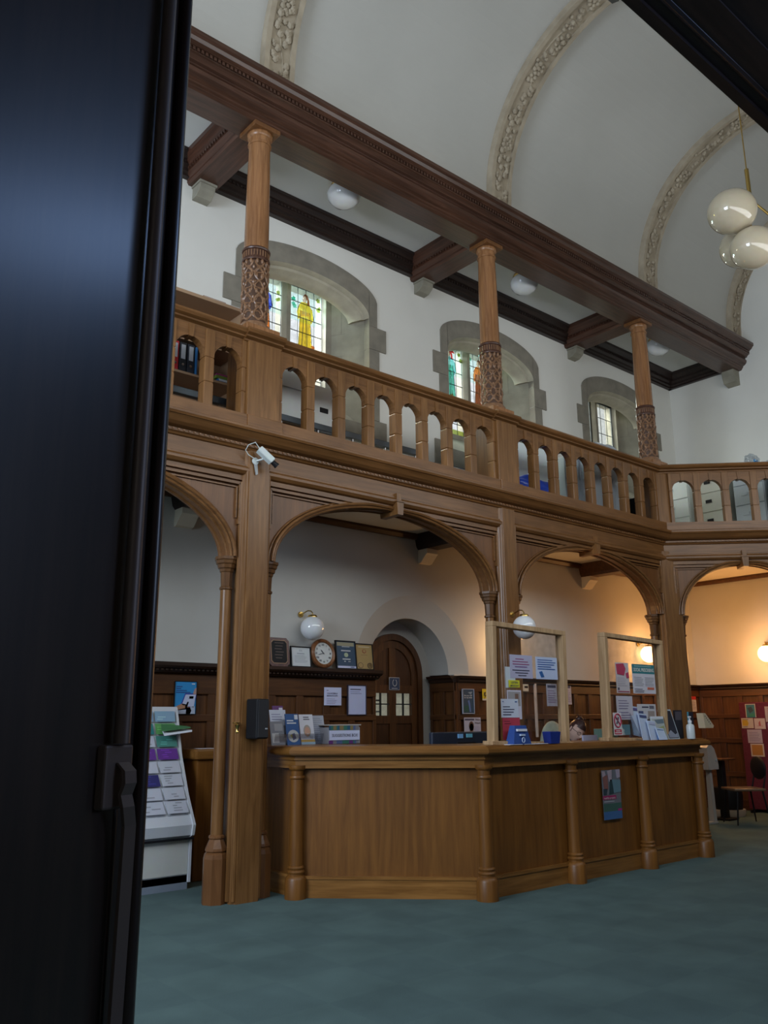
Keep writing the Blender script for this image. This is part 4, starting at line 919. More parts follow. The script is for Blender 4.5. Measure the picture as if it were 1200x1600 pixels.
# torso leaning forward, thighs on the chair, shins, arms on the desk (local to the empty, facing -y)
B = [((0, .22, .50), .15, .12), ((0, .20, .72), .13, .10), ((0, .10, .95), .15, .10), ((0, .0, 1.12), .10, .08), ((-.05, -.08, 1.19), .052, .052), ((-.10, -.16, 1.25), .05, .05),
     ((-.10, .18, .50), .085), ((-.12, -.22, .52), .065), ((-.12, -.26, .10), .042), ((-.12, -.38, .05), .035),
     ((.10, .18, .50), .085), ((.12, -.22, .52), .065), ((.12, -.26, .10), .042), ((.12, -.38, .05), .035),
     ((-.17, .02, 1.08), .055), ((-.24, -.02, .86), .042), ((-.14, -.28, .79), .03), ((-.11, -.34, .785), .024),
     ((.17, .02, 1.08), .055), ((.24, -.02, .86), .042), ((.14, -.28, .79), .03), ((.11, -.34, .785), .024)]
Eg = [(0, 1), (1, 2), (2, 3), (3, 4), (4, 5), (0, 6), (6, 7), (7, 8), (8, 9), (0, 10), (10, 11), (11, 12), (12, 13), (3, 14), (14, 15), (15, 16), (16, 17), (3, 18), (18, 19), (19, 20), (20, 21)]
bodyo = bpy.data.objects.new('body', skinned('body', B, Eg, CLO)); C.objects.link(bodyo); bodyo.parent = pr
for s in (-1, 1):
    pts = [((s * .115, -.33, .785), .020, .013), ((s * .10, -.40, .782), .032, .013), ((s * .10, -.42, .782), .03, .012)]; ed = [(0, 1), (1, 2)]
    for k, (dx, L) in enumerate(((-.028, .060), (-.009, .070), (.010, .066), (.028, .052))):
        i = len(pts); pts += [((s * .10 + dx, -.435, .784), .0085), ((s * .10 + dx * 1.15, -.435 - L * .5, .788), .0080), ((s * .10 + dx * 1.2, -.435 - L, .778), .0070)]; ed += [(2, i), (i, i + 1), (i + 1, i + 2)]
    i = len(pts); pts += [((s * .10 - s * .038, -.395, .784), .0095), ((s * .10 - s * .055, -.43, .782), .0085), ((s * .10 - s * .055, -.455, .778), .0075)]; ed += [(1, i), (i, i + 1), (i + 1, i + 2)]
    h_ = bpy.data.objects.new('hand', skinned('hand', pts, ed, SK)); C.objects.link(h_); h_.parent = pr
# head: shaped from rings, tilted forwards and to its left
HM = Matrix.Translation((-.12, -.26, hz)) @ Matrix.Rotation(R(14), 4, 'Y') @ Matrix.Rotation(R(34), 4, 'X') @ Matrix.Rotation(R(-12), 4, 'Z')
def headmesh():
    bm = bmesh.new(); bmesh.ops.create_uvsphere(bm, u_segments=40, v_segments=30, radius=1)
    for v in bm.verts:
        x, y, z = v.co; w = .078 * (1 - .22 * max(0, -z) ** 1.3); d_ = .098; h = .118
        X, Y, Z = x * w, y * d_, z * h
        if z < -.2 and y > 0: Y *= 1 - .55 * min(1, (-z - .2))            # nape
        if z < -.45: X *= 1 - .30 * min(1, (-z - .45) / .55)              # chin
        g = lambda cx, cz, sx, sz: math.exp(-((X - cx) / sx) ** 2 - ((Z - cz) / sz) ** 2)
        if y < 0:
            Y -= .024 * g(0, -.018, .011, .020) + .010 * g(0, .008, .008, .022)   # nose
            Y += .010 * (g(-.030, .010, .016, .011) + g(.030, .010, .016, .011))   # eye sockets
            Y -= .006 * g(0, -.052, .022, .007) + .004 * g(0, -.066, .018, .006)   # lips
            Y -= .008 * g(0, -.092, .022, .016)                                    # chin
            Y -= .004 * (g(-.03, .032, .02, .008) + g(.03, .032, .02, .008))       # brows
        v.co = (X, Y, Z)
    return bm
mb = MB(); mb.merge(headmesh(), HM)
for s in (-1, 1):
    bm = bmesh.new(); bmesh.ops.create_uvsphere(bm, u_segments=12, v_segments=10, radius=1); mb.merge(bm, HM @ Matrix.Translation((s * .078, .01, -.005)) @ Matrix.Rotation(R(20 * s), 4, 'Z') @ Matrix.Diagonal((.010, .020, .032, 1)))
mb.build('head', SK, pr, smooth=True)
mb = MB(); bm = bmesh.new(); bmesh.ops.create_uvsphere(bm, u_segments=32, v_segments=24, radius=1)
for v in bm.verts:
    x, y, z = v.co; k = 1.09 + .02 * math.sin(14 * math.atan2(x, z)); v.co = (x * .078 * k, y * .098 * k + .008, z * .118 * k + .006)
bmesh.ops.delete(bm, geom=[v for v in bm.verts if (v.co.y < -.02 and v.co.z < .062 - .3 * max(0, -v.co.y - .02)) or (v.co.z < -.055) or (v.co.y < .02 and v.co.z < -.03 and abs(v.co.x) > .05)], context='VERTS')
mb.merge(bm, HM)
bm = bmesh.new(); bmesh.ops.create_icosphere(bm, subdivisions=3, radius=.042); mb.merge(bm, HM @ Matrix.Translation((0, .055, .115)) @ Matrix.Diagonal((1.1, 1, .85, 1)))
for k in range(6): a = k * 1.05; mb.tube([HM @ Vector((.03 * math.cos(a), .055 + .03 * math.sin(a), .12)), HM @ Vector((.055 * math.cos(a), .055 + .05 * math.sin(a), .15 + .01 * (k % 2)))], [.008, .002], 6)
mb.build('hair', HAIR, pr, smooth=True)
mb = MB()
for s in (-1, 1):
    mb.tube([HM @ Vector((s * .033 + .024 * math.cos(a * PI / 8), -.098, .008 + .017 * math.sin(a * PI / 8))) for a in range(17)], .0024, 6); mb.tube([HM @ Vector((s * .057, -.096, .012)), HM @ Vector((s * .080, -.05, .012)), HM @ Vector((s * .080, .015, .010))], .002, 6)
mb.tube([HM @ Vector((-.010, -.102, .010)), HM @ Vector((.010, -.102, .010))], .0024, 6); mb.build('glasses', BLACK, pr, smooth=True)
mb = MB(); mb.tube([HM @ Vector((-.020, -.094, -.052)), HM @ Vector((0, -.101, -.054)), HM @ Vector((.020, -.094, -.052))], [.002, .0045, .002], 6); mb.build('mouth', plain('lips', (.35, .12, .11), .5), pr, smooth=True)
def swivel(x, y, col, lab, rz=0, top=1.42):
    t = thing('office_chair', lab, 'chair', (x, y, 0), rz)
    bm = bmesh.new(); bmesh.ops.create_uvsphere(bm, u_segments=28, v_segments=18, radius=1)
    MB().merge(bm, Matrix.Translation((0, .22, top - .30)) @ Matrix.Diagonal((.25, .05, .30, 1))).build('backrest', col, t, smooth=True)
    MB().bbox(-.23, .23, -.24, .20, .50, .57, .03).build('seat', col, t)
    MB().lathe([(.03, .08), (.03, .5)], n=12).build('gas_column', BLACK, t); MB().box(-.03, .03, .18, .26, .54, top - .4).build('back_support', BLACK, t)
    for k in range(5):
        a = k * 2 * PI / 5; MB().tube([(0, 0, .10), (.28 * math.cos(a), .28 * math.sin(a), .07)], [.025, .018], 8).build('leg', BLACK, t)
        MB().ball((.28 * math.cos(a), .28 * math.sin(a), .03), .03, 2).build('castor', BLACK, t, smooth=True)
swivel(8.84, 6.88, plain('pale_green_vinyl', (.45, .52, .42), .5), 'pale green rounded office chair back behind the nearer screen', 0, 1.44)
swivel(8.02, 6.42, plain('black_fabric', (.02, .02, .022), .9), 'black office chair the seated person sits on', 0, 1.0)
t = thing('tissue_box', 'patterned green and white box on the worktop beside the seated person', 'box', (7.90, 5.66, ZT))
MB().bbox(0, .26, 0, .12, 0, .115, .004).build('body', pm((.13, .22, .18)), t)
mb = MB(); rr = random.Random(8)
for k in range(12):
    x = rr.uniform(.03, .23); z = rr.uniform(.02, .10); q = rr.uniform(.012, .035); c = rr.choice([(.10, .40, .26), (.40, .50, .18), (.55, .55, .45), (.30, .40, .12), (.45, .18, .20)])
    mb.use(pm(c)).prism([(max(.004, min(.256, x + q * math.cos(a))), max(.004, min(.112, z + q * math.sin(a)))) for a in (0, 1, 2, 3, 4, 5)], 'xz', -.002 - .0003 * k, 0)
mb.build('pattern', None, t)
props(MB().box(7.46, 7.70, 5.59, 5.61, ZT, ZT + .055).build('envelope', pm((.48, .52, .72)), loc=(7.6, 5.6, ZT)), 'pale blue envelope propped on the worktop in front of the seated person', 'envelope')

# ================================================================ ON THE AISLE WALL
def framed(lab, x, w, h, base, fm, blocks=(), texts=(), polys=(), fw=.014, nm='framed_certificate', tilt=7):
    return sheet(nm, lab, 'frame', x + fw, 2.037 + fw, x + w - fw, 2.037 + h - fw, 7.88, blocks, texts, base, tilt=R(-tilt), polys=polys, frame=(fw, fm, 0))
GOLD = plain('pale_gold_frame', (.50, .45, .28), .4)
framed('pale gold framed certificate, leftmost on the shelf half behind the post', 4.80, .27, .24, (.52, .54, .72), GOLD)
t = thing('award_plaque', 'dark red wooden plaque with cut corners on the shelf', 'plaque', (5.20, 7.87, 2.04)); t.rotation_euler = (R(-7), 0, 0)
def octo(w, h, c, y0, y1, z): return [(-w + c, z), (w - c, z), (w, z + c), (w, z + h - c), (w - c, z + h), (-w + c, z + h), (-w, z + h - c), (-w, z + c)]
MB().prism(octo(.135, .315, .035, 0, 0, 0), 'xz', 0, .025).build('board', wood('plaque_wood', (.045, .012, .010), (.10, .028, .022), 'z', rough=.3), t)
MB().prism(octo(.108, .262, .028, 0, 0, .027), 'xz', -.004, 0).build('gold_border', plain('dull_gold', (.28, .15, .08), .4), t)
mb = MB(); mb.use(BLACK).prism(octo(.098, .242, .025, 0, 0, .037), 'xz', -.007, 0)
for k in range(6): mb.use(pm((.10, .07, .06))).box(-.06 + .01 * (k % 2), .055 - .012 * (k % 3), -.009, -.006, .25 - .033 * k, .259 - .033 * k)
mb.build('plate', None, t)
framed('black framed white certificate on the shelf left of the clock', 5.355, .275, .235, (.60, .63, .64), BLACK, [(.06, .06, .94, .07, (.3, .32, .35)), (.42, .12, .58, .2, (.45, .48, .5)), (.3, .3, .7, .34, (.3, .32, .36))] + lines(.15, .85, .42, 6, .07, (.45, .47, .5)))
t = thing('wall_clock', 'round wooden clock with roman numerals standing on the shelf', 'clock', (5.80, 7.90, 2.205)); t.rotation_euler = (R(-8), 0, 0)
MX = Matrix.Rotation(R(90), 4, 'X')
CLK = wood('clock_wood', (.12, .045, .018), (.26, .11, .045), 'z', rough=.3)
MB().lathe([(.125, -.02), (.165, -.02), (.170, 0), (.165, .018), (.148, .03), (.130, .024), (.124, .014)], n=48, M=MX, cap=False).build('case', CLK, t, smooth=True)
MB().lathe([(0, .0), (.130, 0), (.130, .010), (0, .010)], n=48, M=MX).build('dial', pm((.62, .64, .62)), t)
mb = MB(); mb.use(INK)
for k, s in enumerate(('XII', 'I', 'II', 'III', 'IIII', 'V', 'VI', 'VII', 'VIII', 'IX', 'X', 'XI')):
    a = k * PI / 6; text_bm(mb, s, .098 * math.sin(a), .098 * math.cos(a) - .010, .021, -.0125, INK, 'CENTER', None, .03)
mb.build('numerals', None, t)
for nm, a, L, w in (('hour_hand', -40, .055, .006), ('minute_hand', 256, .088, .004)):
    mb = MB(); a = R(a); d_ = Vector((math.sin(a), 0, math.cos(a))); n_ = Vector((d_.z, 0, -d_.x))
    q = [Vector((0, -.013, 0)) - n_ * w * .5 - d_ * .015, Vector((0, -.013, 0)) + n_ * w * .5 - d_ * .015, Vector((0, -.013, 0)) + d_ * L * .6 + n_ * w, Vector((0, -.013, 0)) + d_ * L, Vector((0, -.013, 0)) + d_ * L * .6 - n_ * w]
    f0 = [mb.bm.verts.new(v) for v in q]; f1 = [mb.bm.verts.new(v + Vector((0, -.002, 0))) for v in q]; mb.face(f0); mb.face(f1)
    for i in range(5): mb.face([f0[i], f0[(i + 1) % 5], f1[(i + 1) % 5], f1[i]])
    mb.build(nm, INK, t)
framed('dark blue framed award with a floral header on the shelf right of the clock', 5.985, .30, .335, (.03, .07, .13), BLACK, [(.04, .02, .96, .16, (.35, .33, .22)), (.3, .17, .72, .20, (.45, .5, .55)), (.25, .32, .75, .36, (.6, .62, .66)), (.3, .64, .72, .68, (.6, .62, .66)), (.38, .73, .46, .76, (.6, .62, .66)), (.6, .73, .72, .76, (.4, .42, .46)), (.0, .92, 1, 1, (.58, .62, .85)), (.7, .94, .9, .98, (.04, .08, .3))], polys=[([(.5 + .11 * math.cos(a * PI / 6), .50 + .085 * math.sin(a * PI / 6)) for a in range(12)], (.42, .50, .34))])
framed('tan framed award with a wreath and a bicycle print, rightmost on the shelf', 6.275, .27, .315, (.42, .29, .11), BLACK, [(.15, .08, .85, .11, (.62, .56, .40)), (.3, .42, .7, .435, (.25, .15, .07))], polys=[([(.5 + .12 * math.cos(a * PI / 6), .27 + .085 * math.sin(a * PI / 6)) for a in range(12)], (.30, .07, .04)), ([(.5 + .08 * math.cos(a * PI / 6), .265 + .06 * math.sin(a * PI / 6)) for a in range(12)], (.42, .29, .11)), ([(.22 + .16 * math.cos(a * PI / 8), .86 + .12 * math.sin(a * PI / 8)) for a in range(16)], (.12, .08, .05)), ([(.22 + .13 * math.cos(a * PI / 8), .86 + .10 * math.sin(a * PI / 8)) for a in range(16)], (.42, .29, .11)), ([(.80 + .16 * math.cos(a * PI / 8), .86 + .12 * math.sin(a * PI / 8)) for a in range(16)], (.12, .08, .05)), ([(.80 + .13 * math.cos(a * PI / 8), .86 + .10 * math.sin(a * PI / 8)) for a in range(16)], (.42, .29, .11))])
WY = 7.925
sheet('volunteers_notice', 'white notice with two bold lines on the panelling below the clock', 'notice', 5.845, 1.63, 6.09, 1.83, WY, [(.14, .16, .24, .19, DK)] + lines(.14, .75, .62, 4, .09, (.35, .36, .5)), [('VOLUNTEERS &', .14, .37, .075, DK, 'LEFT', .62), ('BEHAVIOURS', .14, .50, .075, DK, 'LEFT', .62)], base=(.60, .64, .88))
sheet('tall_notice', 'tall white notice with three lines at its top beside the arched door', 'notice', 6.19, 1.53, 6.45, 1.855, WY, [(.12, .11, .72, .145, DK)] + lines(.12, .8, .20, 2, .06, (.3, .32, .5)), [], base=(.58, .63, .90), frame=(.010, plain('dark_clip', (.03, .025, .05)), 0))
sheet('blue_poster', 'bright blue health poster with hands holding a phone above the leaflet stand', 'poster', 4.00, 1.535, 4.235, 1.85, WY, [(.06, .14, .34, .17, (.02, .06, .22)), (.06, .20, .28, .23, (.02, .06, .22)), (.06, .26, .55, .29, (.02, .08, .28)), (.06, .32, .72, .35, (.02, .08, .28)), (.78, .05, .92, .08, (.7, .78, .9))], base=(.02, .27, .62), frame=(.006, BLACK, 0), polys=[([(.48, .36), (1, .36), (1, .50), (.85, .75), (.3, .70)], (.04, .06, .35)), ([(.50, .40), (.98, .40), (.90, .80), (.34, .72)], (.55, .60, .80)), ([(.68, .45), (.88, .45), (.86, .53), (.67, .53)], (.05, .07, .32)), ([(.0, .80), (.35, .68), (.62, .72), (.60, .86), (.1, .90)], (.42, .22, .13)), ([(.10, .88), (.95, .76), (.97, 1), (.12, 1)], (.45, .52, .66)), ([(.55, .80), (.72, .78), (.80, .90), (.74, 1), (.54, 1)], (.42, .12, .06)), ([(.60, .62), (.66, .64), (.56, .84), (.48, .80)], (.62, .62, .66)), ([(.92, .22), (1, .18), (1, .40), (.84, .38)], (.45, .28, .25))])
sheet('night_poster', 'dark blue poster with a white figure on the panelling right of the door niche', 'poster', 8.08, 1.545, 8.28, 1.845, WY, [(.0, .0, 1, 1, (.03, .07, .12))], [('Be your GP', .1, .28, .055, (.7, .75, .8), 'LEFT', .72), ('for the NHS', .1, .37, .055, (.7, .75, .8), 'LEFT', .72)], base=(.42, .50, .62), frame=(.010, plain('pale_border', (.42, .45, .55)), 0), polys=[([(.45, .12), (.9, .08), (.75, .2)], (.25, .33, .42)), ([(.44, .48), (.58, .44), (.66, .62), (.72, .95), (.6, .95), (.5, .6)], (.12, .20, .45)), ([(.1, .70), (.5, .66), (.5, .95), (.08, .95)], (.02, .09, .07))])
sheet('baby_poster', 'pale poster of a baby under a bold heading above the monitor', 'poster', 8.09, 1.27, 8.40, 1.49, WY, [(.04, .07, .60, .17, DK)] + lines(.6, .95, .5, 5, .08, (.42, .38, .5)), [('Baby', .66, .16, .10, DK, 'LEFT', .28), ('Watch', .62, .36, .10, DK, 'LEFT', .34)], base=(.52, .50, .60), polys=[([(.42 + .14 * math.cos(a * PI / 8), .5 + .28 * math.sin(a * PI / 8)) for a in range(16)], (.12, .06, .04)), ([(.42 + .12 * math.cos(a * PI / 8), .60 + .26 * math.sin(a * PI / 8)) for a in range(16)], (.32, .17, .11)), ([(.25, .92), (.6, .92), (.62, 1), (.24, 1)], (.05, .06, .14))])
sheet('hazard_label', 'small yellow warning label on the panelling beside the nearer screen upright', 'label', 8.45, 1.71, 8.55, 1.86, WY, [(0, .85, 1, 1, (.6, .55, .5))], base=(.62, .48, .02), polys=[([(.3, .3), (.7, .25), (.55, .5), (.75, .55), (.35, .9), (.45, .6), (.25, .6)], (.10, .08, .02))])
t = thing('thermostat', 'small cream thermostat on the panelling behind the nearer screen', 'thermostat', (9.22, 7.91, 1.84)); MB().bbox(0, .16, 0, .03, 0, .10, .006).build('case', CREAMS, t); MB().box(.07, .14, -.002, 0, .045, .075).build('display', BLACK, t)
props(MB().bbox(9.51, 9.545, 7.905, 7.935, 1.22, 1.95, .004).build('cable_trunking', plain('white_trunking', (.55, .5, .46)), loc=(9.5, 7.92, 1.22)), 'thin white vertical cable trunking on the panelling behind the nearer screen', 'trunking')
sheet('notice', 'notice with dark heading on the panelling between the two screens', 'notice', 10.15, 1.67, 10.35, 1.96, WY, [(.08, .05, .92, .2, DK)] + lines(.1, .9, .3, 7, .09, (.35, .25, .35)), base=(.50, .45, .50))
sheet('evacuation_notice', 'narrow fire notice with a red top on the panelling right of the corner post', 'notice', 13.58, 1.575, 13.80, 1.83, WY, [(0, 0, 1, .22, (.48, .03, .03))] + lines(.15, .9, .3, 6, .1, (.35, .25, .25)), base=(.60, .54, .50))
# --- globe lights
def wall_globe(x, y, z, lab, lit=False, rz=0, reach=.16, power=0, col=(1, .62, .27)):
    t = thing('globe_wall_light', lab, 'lamp', (x, y, z), rz, group='opal globe wall lights')
    MB().ball((0, 0, 0), .135, 4).build('globe', LIT if lit else OPAL, t, smooth=True)
    MB().lathe([(.0, .15), (.045, .148), (.055, .132), (.055, .118)], n=20).build('gallery_cap', BRASS, t, smooth=True)
    mb = MB(); mb.tube([(0, 0, .145), (0, 0, .17), (-.01, .02, .195), (-.03, .05, .20), (-.05, .09, .18), (-.055, reach - .02, .165)], .007, 8); mb.build('arm', BRASS, t, smooth=True)
    MB().lathe([(0, .012), (.03, .010), (.034, 0), (.034, -.012), (0, -.012)], (-.055, reach - .01, .165), 18, Matrix.Rotation(R(90), 4, 'X')).build('rose', BRASS, t, smooth=True)
    if power:
        l = bpy.data.lights.new('lamp_glow', 'POINT'); l.energy = power; l.color = col; l.shadow_soft_size = .14
        o = bpy.data.objects.new('lamp_glow', l); C.objects.link(o); o.location = Vector((x, y, z)) + Vector((0, 0, -.0)) + (Matrix.Rotation(rz, 3, 'Z') @ Vector((0, -.17, 0)))
    return t
wall_globe(5.60, 7.83, 2.475, 'unlit white globe wall light above the clock shelf')
wall_globe(7.47, 6.32, 2.475, 'unlit white globe light on the brass arm of the middle arcade post', rz=R(-20), reach=.19)
wall_globe(8.84, 7.83, 2.42, 'lit globe wall light hidden behind the middle arcade post', True, power=18, col=(1, .50, .17))
wall_globe(12.32, 7.83, 2.48, 'lit globe wall light seen through the further screen', True, power=42, col=(1, .46, .14))
wall_globe(13.80, 6.60, 2.48, 'lit globe wall light on the end wall at the right edge of the picture', True, rz=R(-90), power=46, col=(1, .46, .14))
def flush_globe(x, y, lab):
    t = thing('globe_ceiling_light', lab, 'lamp', (x, y, 7.8), group='half globe lights on the gallery ceiling')
    MB().lathe([(.15, 0), (.165, -.04), (.150, -.06)], n=28).build('brass_ring', BRASS, t, smooth=True)
    MB().lathe([(.155, -.05), (.190, -.085), (.205, -.14), (.190, -.20), (.14, -.26), (.07, -.295), (0, -.305)], n=32).build('glass_bowl', OPAL, t, smooth=True)
flush_globe(5.53, 7.20, 'white glass bowl ceiling light in the bay nearest the camera'); flush_globe(8.88, 7.22, 'white glass bowl ceiling light in the middle gallery bay'); flush_globe(12.3, 7.15, 'white glass bowl ceiling light half hidden behind the third column')
t = thing('globe_chandelier', 'hanging cluster of cream glass globes on a brass stem below the vault', 'chandelier', (9.03, 3.9, 7.4))
for p_, r in (((8.44, 3.86, 6.963), .265), ((8.62, 3.75, 6.53), .25), ((9.1, 4.1, 6.88), .25), ((9.65, 3.8, 7.0), .25), ((9.3, 3.5, 6.5), .25)):
    MB().ball(p_, r, 4, (1, 1, .94)).build('globe', OPALW, t, world=True, smooth=True)
    MB().tube([(9.03, 3.9, 7.40), (p_[0], p_[1], p_[2] + r)], .012, 8).build('arm', BRASS, t, world=True, smooth=True)
MB().tube([(9.03, 3.9, 7.40), (9.03, 3.9, 7.80)], .025, 10).build('stem', BRASS, t, world=True, smooth=True)
MB().tube([(9.03, 3.9, 7.80), (9.03, 3.9, 10.17)], .008, 6).build('chain', BRASS, t, world=True)

# ================================================================ POST FITTINGS
t = thing('security_camera', 'white box security camera with looped cable at the top of the first post', 'camera', (3.97, 6.50, 3.80))
WC = plain('camera_white', (.62, .68, .66), .4)
MB().lathe([(.032, 0), (.034, .012), (.0, .02)], n=20, M=MX).build('wall_plate', WC, t, smooth=True)
MB().prism([(-.018, 0), (.018, 0), (.030, -.12), (.012, -.13)], 'xz', -.012, 0).build('tail_bracket', plain('bracket_grey', (.35, .36, .36), .4), t)
MB().tube([(0, -.01, 0), (.045, -.07, .015)], .009, 8).build('arm', WC, t, smooth=True)
CM = Matrix.Translation((.055, -.095, .045)) @ Matrix.Rotation(R(42), 4, 'Y') @ Matrix.Rotation(R(-15), 4, 'Z')
bm = bmesh.new(); bmesh.ops.create_cube(bm, size=1); bmesh.ops.transform(bm, matrix=Matrix.Diagonal((.17, .065, .062, 1)), verts=bm.verts); bmesh.ops.bevel(bm, geom=bm.edges[:], offset=.005, segments=2, affect='EDGES')
MB().merge(bm, CM).build('housing', WC, t)
MB().lathe([(.024, .0), (.024, .04), (.028, .04), (.028, .06), (0, .06)], n=18, M=CM @ Matrix.Translation((.085, 0, 0)) @ Matrix.Rotation(R(90), 4, 'Y')).build('lens', BLACK, t, smooth=True)
MB().tube([CM @ Vector((-.085, 0, .01)), (-.05, -.08, .155), (-.10, -.04, .13), (-.115, -.02, .08), (-.08, -.015, .045), (-.02, -.02, .02), (0, -.02, 0)], .0045, 6).build('cable', WC, t, smooth=True)
t = thing('wall_speaker', 'black box loudspeaker fixed to the first arcade post above the counter', 'speaker', (4.03, 6.44, 1.31), R(8))
MB().bbox(-.066, .066, -.085, .065, 0, .335, .012).build('cabinet', BLACK, t); MB().bbox(-.058, .058, -.092, -.084, .012, .322, .004).build('grille', plain('grille', (.02, .02, .024), .8), t)
MB().box(.02, .045, -.095, -.091, .08, .09).build('badge', GREY, t)
t = thing('brass_hook', 'small brass bell hook on the front of the first arcade post', 'hook', (3.865, 6.50, 1.36)); MB().lathe([(.012, 0), (.018, .01), (.010, .03), (.016, .05), (.022, .065), (.008, .08)], (0, -.02, 0), 14).build('bell', BRASS, t, smooth=True); MB().bbox(-.03, .03, -.012, .012, .08, .09, .002).build('bracket', BRASS, t)

# ================================================================ LEAFLET STAND (left)
t = thing('leaflet_display_stand', 'tall white floor stand full of health leaflets beside the open door', 'display stand', (3.45, 7.5, 0))
SX0, SX1 = 3.22, 3.97
def sprof(): return [(7.40, .06), (7.40, .44), (7.36, .46), (7.34, .55), (7.50, .80), (7.67, 1.15), (7.78, 1.50), (7.80, 1.60), (7.92, 1.60), (7.92, .06)]
WS = plain('stand_white', (.62, .64, .68), .4); WS2 = plain('stand_cream', (.60, .60, .56), .4)
for x in (SX0, SX1 - .025): MB().prism([(y - .02 if y < 7.8 else y, z) for y, z in sprof()], 'yz', x, x + .025).build('side_panel', WS, t, world=True)
MB().prism(sprof(), 'yz', SX0 + .025, SX1 - .025).build('body', WS, t, world=True)
MB().box(SX0 + .03, SX1 - .03, 7.390, 7.40, .13, .42).build('kick_panel', WS2, t, world=True)
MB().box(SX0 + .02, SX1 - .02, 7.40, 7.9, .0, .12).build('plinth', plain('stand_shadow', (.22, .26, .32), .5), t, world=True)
MB().box(SX0, SX1, 7.345, 7.38, .425, .44).build('black_edge', BLACK, t, world=True)
def fy(z):
    P = sprof()[3:7]
    for (a, b), (c, d) in zip(P, P[1:]):
        if b <= z <= d: return a + (c - a) * (z - b) / (d - b)
    return 7.78
colset = {(0, 1): (.20, .34, .50), (0, 2): (.24, .40, .55), (1, 2): (.12, .34, .10), (1, 1): (.02, .20, .20), (2, 2): (.07, .26, .22), (3, 1): (.13, .03, .28), (3, 2): (.13, .03, .28), (3, 0): (.13, .03, .28), (5, 1): (.03, .03, .16), (5, 0): (.03, .03, .16)}
for r in range(9):
    for c in range(3):
        z = 1.46 - r * .115; col = colset.get((r, c), (.56, .58, .66)); x = SX0 + .04 + c * .228 + .005
        zz = z; y0 = fy(zz) - .03; y1 = fy(min(1.5, zz + .10)) - .012
        o = thing('stand_leaflet', 'small leaflet in the floor stand, %s row, %s column' % (('top', 'second', 'third', 'fourth', 'fifth', 'sixth', 'seventh', 'eighth', 'bottom')[r], ('left', 'middle', 'right')[c]), 'leaflet', (x, y0, zz), group='leaflets in the white floor stand')
        mb = MB(); mb.use(pm(col)).hexa([(0, 0, 0), (.205, 0, 0), (.205, .008, 0), (0, .008, 0), (0, y1 - y0, .098), (.205, y1 - y0, .098), (.205, y1 - y0 + .008, .098), (0, y1 - y0 + .008, .098)]); mb.build('booklet', None, o)
        k = random.Random(r * 5 + c); mb = MB(); q = [v * (.55 if sum(col) > 1.2 else 1.9) for v in col]; q = [min(.7, v) for v in q]
        for j in range(2 + k.randrange(3)):
            u = k.uniform(.01, .10); z0 = .02 + .02 * j; L = k.uniform(.04, .09); s_ = (y1 - y0) / .098
            mb.use(pm(tuple(q))).hexa([(u, s_ * z0 - .0015, z0), (u + L, s_ * z0 - .0015, z0), (u + L, s_ * z0, z0), (u, s_ * z0, z0), (u, s_ * (z0 + .008) - .0015, z0 + .008), (u + L, s_ * (z0 + .008) - .0015, z0 + .008), (u + L, s_ * (z0 + .008), z0 + .008), (u, s_ * (z0 + .008), z0 + .008)])
        mb.build('print', None, o)
t = thing('open_booklet', 'green booklet jutting open from the upper right of the floor stand', 'booklet', (3.84, 7.66, 1.40))
MB().use(pm((.07, .22, .08))).hexa([(-.12, -.06, -.03), (.16, -.10, .0), (.18, .02, .01), (-.08, .04, .03), (-.12, -.06, -.02), (.16, -.10, .008), (.18, .02, .018), (-.08, .04, .04)]).build('cover', None, t)
MB().use(WHITE).hexa([(-.09, -.06, -.07), (.17, -.11, -.035), (.19, .02, -.03), (-.07, .04, -.02), (-.09, -.06, -.05), (.17, -.11, -.018), (.19, .02, -.010), (-.07, .04, .0)]).build('pages', None, t)
# front poster on the counter
sheet('hands_poster', 'poster with people, a pink and a blue band, taped to the counter front', 'poster', 7.275, .50, 7.575, .965, 5.262, [(0, .68, 1, .84, (.05, .12, .10)), (0, .84, 1, 1, (.05, .14, .34)), (.0, .52, .72, .60, (.35, .02, .12)), (.05, .63, .6, .65, (.35, .35, .4)), (.78, .80, 1, .84, (.40, .02, .20))], [('healthy project', .03, .585, .04, (.6, .5, .55), 'LEFT', .62)], base=(.16, .17, .20), polys=[([(.0, .02), (.16, .02), (.2, .1), (.05, .14)], (.42, .34, .40)), ([(.04, .14), (.3, .1), (.3, .4), (.1, .38)], (.24, .10, .09)), ([(.3, .02), (.55, .0), (.52, .22), (.38, .24)], (.42, .34, .40)), ([(.78, .0), (1, .0), (1, .16), (.82, .18)], (.42, .36, .46)), ([(.55, .2), (1, .22), (1, .46), (.6, .48)], (.13, .24, .30)), ([(.05, .38), (.25, .38), (.2, .5), (.05, .5)], (.03, .05, .07)), ([(.42, .2), (.52, .2), (.6, .48), (.35, .5)], (.02, .05, .06))])

